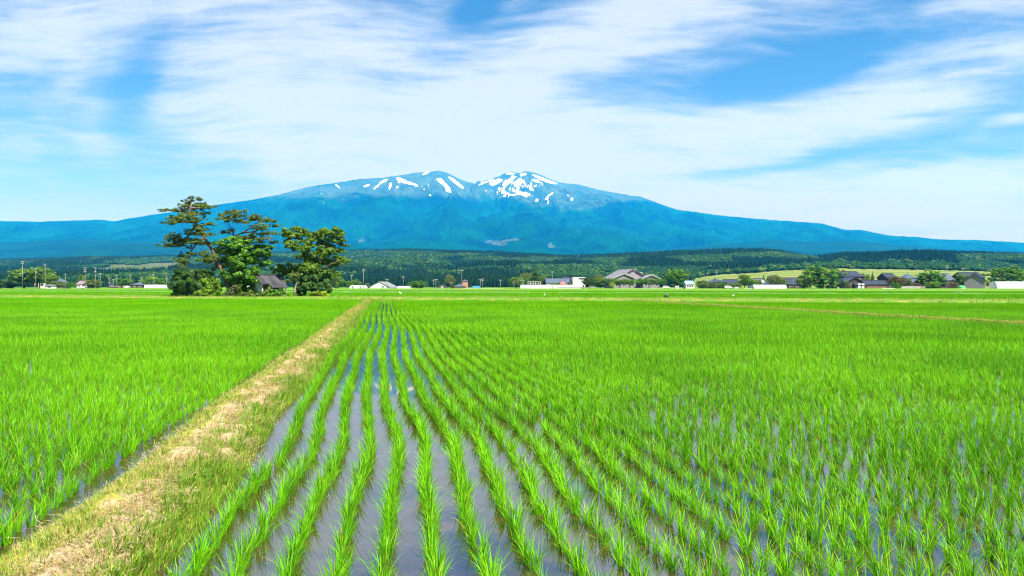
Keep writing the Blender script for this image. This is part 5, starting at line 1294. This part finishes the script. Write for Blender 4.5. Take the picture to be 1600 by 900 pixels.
# ------------------------------------------------------------------ sky, sun, camera
SUN_EL, SUN_AZ = R(57), R(140)        # azimuth clockwise from +Y (view direction): to the right, a little behind
def build_world():
    w = bpy.data.worlds.new('World'); scene.world = w; w.use_nodes = True
    t = NT(w.node_tree); bg = t.n['Background']
    sky = t.new('ShaderNodeTexSky', sky_type='NISHITA', sun_disc=False, sun_elevation=SUN_EL, sun_rotation=SUN_AZ, altitude=10, air_density=1.0, dust_density=.35, ozone_density=1.6)
    hs = t.new('ShaderNodeHueSaturation', {'Saturation': 1.35, 'Value': .93, 'Color': sky.outputs[0]})
    hs = t.new('ShaderNodeMix', {0: 1.0, 6: hs.outputs[0], 7: (.97, .91, .90, 1)}, data_type='RGBA', blend_type='MULTIPLY')
    co = t.new('ShaderNodeTexCoord').outputs['Generated']
    sx = t.new('ShaderNodeSeparateXYZ', {0: co})
    yy = t.math('MAXIMUM', t.math('ABSOLUTE', sx.outputs[1]), .12)
    U = t.math('DIVIDE', sx.outputs[0], yy); V = t.math('DIVIDE', sx.outputs[2], yy)
    P = t.new('ShaderNodeCombineXYZ', {0: U, 1: V, 2: 0.0}).outputs[0]
    # warp
    wn = t.new('ShaderNodeTexNoise', {'Vector': P, 'Scale': 2.0, 'Detail': 2.0, 'Roughness': .5})
    wv = t.new('ShaderNodeVectorMath', {0: wn.outputs['Color'], 1: (.5, .5, .5)}, operation='SUBTRACT').outputs[0]
    wv = t.new('ShaderNodeVectorMath', {0: wv, 'Scale': .10}, operation='SCALE').outputs[0]
    Q = t.new('ShaderNodeVectorMath', {0: P, 1: wv}, operation='ADD').outputs[0]
    blobs = [(a, b_, c_, d_, e_, w_ * (.84 if w_ > 0 else 1.0)) for a, b_, c_, d_, e_, w_ in CLOUDS]
    dens = None
    for (px, py, rx, ry, ang, wt) in blobs:
        mp = t.new('ShaderNodeMapping', {'Vector': Q, 'Location': ((px - 800) / F, (HOR - py) / F, 0), 'Rotation': (0, 0, R(ang)), 'Scale': (rx / F, ry / F, 1)}, vector_type='TEXTURE')
        ln = t.new('ShaderNodeVectorMath', {0: mp.outputs[0]}, operation='LENGTH').outputs['Value']
        f = t.maprange(ln, 1.0, 0.0, 0.0, wt)
        dens = f if dens is None else t.math('ADD', dens, f)
    # fine streaks fanning up to the right
    def streak(rot, sx_, sy_, sc, det, dist):
        mp = t.new('ShaderNodeMapping', {'Vector': Q, 'Rotation': (0, 0, R(rot)), 'Scale': (sx_, sy_, 1)})
        return t.math('SUBTRACT', t.noise(mp.outputs[0], sc, det, .64, dist), .5)
    st = streak(-21, 1.3, 11.0, 2.0, 9, .25); st2 = streak(-34, 1.4, 13.0, 1.7, 8, .15); st3 = streak(-11, 1.0, 7.0, 3.0, 8, .3)
    pf = t.math('SUBTRACT', t.noise(Q, 7.0, 8, .66, .4), .5)
    def fila(rot, sx_, sy_, sc):
        mp = t.new('ShaderNodeMapping', {'Vector': Q, 'Rotation': (0, 0, R(rot)), 'Scale': (sx_, sy_, 1)})
        n_ = t.noise(mp.outputs[0], sc, 6, .6, .15)
        return t.math('POWER', t.math('SUBTRACT', 1.0, t.math('ABSOLUTE', t.math('MULTIPLY', t.math('SUBTRACT', n_, .5), 4.0)), clamp=True), 2.0)
    fi = t.math('ADD', fila(-30, 1.3, 9.0, 2.4), fila(-17, 1.1, 8.5, 3.2))
    tex = t.math('ADD', t.math('MULTIPLY', t.math('SUBTRACT', fi, .55), .36), t.math('ADD', t.math('ADD', t.math('MULTIPLY', st, 1.15), t.math('MULTIPLY', st2, 1.0)), t.math('ADD', t.math('MULTIPLY', pf, .7), t.math('MULTIPLY', st3, .8))))
    cov = t.math('ADD', dens, t.math('MULTIPLY', tex, t.maprange(dens, -.2, .5, .5, 1.0)))
    cov = t.maprange(cov, -.10, 1.10, 0.0, .97)
    c = t.mix(cov, hs.outputs[2], CLOUD_COL)
    lo = t.mix(t.maprange(V, .0, .24), (.93, .70, .70), (1.0, .97, .98))      # sky colour dimmed and warmed towards the horizon, offsetting the haze glow
    c = t.new('ShaderNodeMix', {0: 1.0, 6: c, 7: lo}, data_type='RGBA', blend_type='MULTIPLY').outputs[2]
    t.l.new(c, bg.inputs['Color']); bg.inputs['Strength'].default_value = SKY_STR
    sun = bpy.data.lights.new('sun', 'SUN'); sun.energy = SUN_E; sun.angle = R(.53); sun.color = (1.0, .955, .89)
    so = bpy.data.objects.new('sun', sun); COL.objects.link(so)
    d = Vector((math.sin(SUN_AZ) * math.cos(SUN_EL), math.cos(SUN_AZ) * math.cos(SUN_EL), math.sin(SUN_EL)))
    so.rotation_euler = (-d).to_track_quat('-Z', 'Y').to_euler(); so.location = (60, -20, 120)
SKY_STR, SUN_E = .05, 5.0
CLOUD_COL = (5.1, 5.65, 6.2)
CLOUDS = [ # px, py, half-length, half-width, angle (deg, up to the right), weight
 (470, 80, 400, 200, 8, .62), (640, 190, 460, 170, -10, .62), (850, 90, 420, 80, 25, .70), (820, 230, 560, 130, 4, .60), (1010, 30, 380, 110, 10, .50),
 (1040, 215, 560, 90, 9, .66), (1420, 140, 460, 80, 17, .66), (1250, 300, 620, 80, 5, .72), (1550, 290, 460, 110, 4, .55), (1450, 370, 620, 70, 0, .45),
 (1540, 12, 190, 46, 8, .45), (30, 50, 270, 90, 8, .66), (190, 20, 300, 90, 0, .28), (160, 214, 80, 44, -10, .45), (60, 225, 220, 80, 0, .20), (1590, 185, 70, 16, 6, .5),
 (850, 330, 620, 90, 3, .42), (430, 260, 300, 110, -25, .28), (110, 120, 60, 30, 10, .35), (60, 150, 220, 90, 0, .12),
 (1240, 98, 260, 48, 15, -.55), (740, 8, 90, 36, 25, -.45), (1190, 252, 280, 16, 10, -.40), (1400, 250, 200, 18, 10, -.25), (230, 120, 150, 60, 60, -.32)]
build_world()

cam = bpy.data.cameras.new('camera'); cam.lens = 26.0; cam.sensor_width = 36.0; cam.clip_start = .05; cam.clip_end = 80000
cam.shift_y = (HOR - 450) / 1600.0 * -1 * -1
co = bpy.data.objects.new('camera', cam); COL.objects.link(co); co.location = (0, 0, CAM_Z); co.rotation_euler = (R(90), 0, 0)
scene.camera = co
scene.render.engine = 'CYCLES'
scene.view_settings.view_transform = 'Standard'; scene.view_settings.look = 'None'; scene.view_settings.gamma = 1.0
scene.view_settings.exposure = 1.55; scene.view_settings.use_curve_mapping = False
cy = scene.cycles
cy.max_bounces = 8; cy.diffuse_bounces = 3; cy.glossy_bounces = 3; cy.transmission_bounces = 4; cy.transparent_max_bounces = 8; cy.volume_bounces = 1
cy.use_denoising = True
scene.cycles.pixel_filter_type = 'BLACKMAN_HARRIS'; cy.filter_width = 1.15
try: cy.denoiser = 'OPENIMAGEDENOISE'
except Exception: pass
cy.sample_clamp_indirect = 6.0
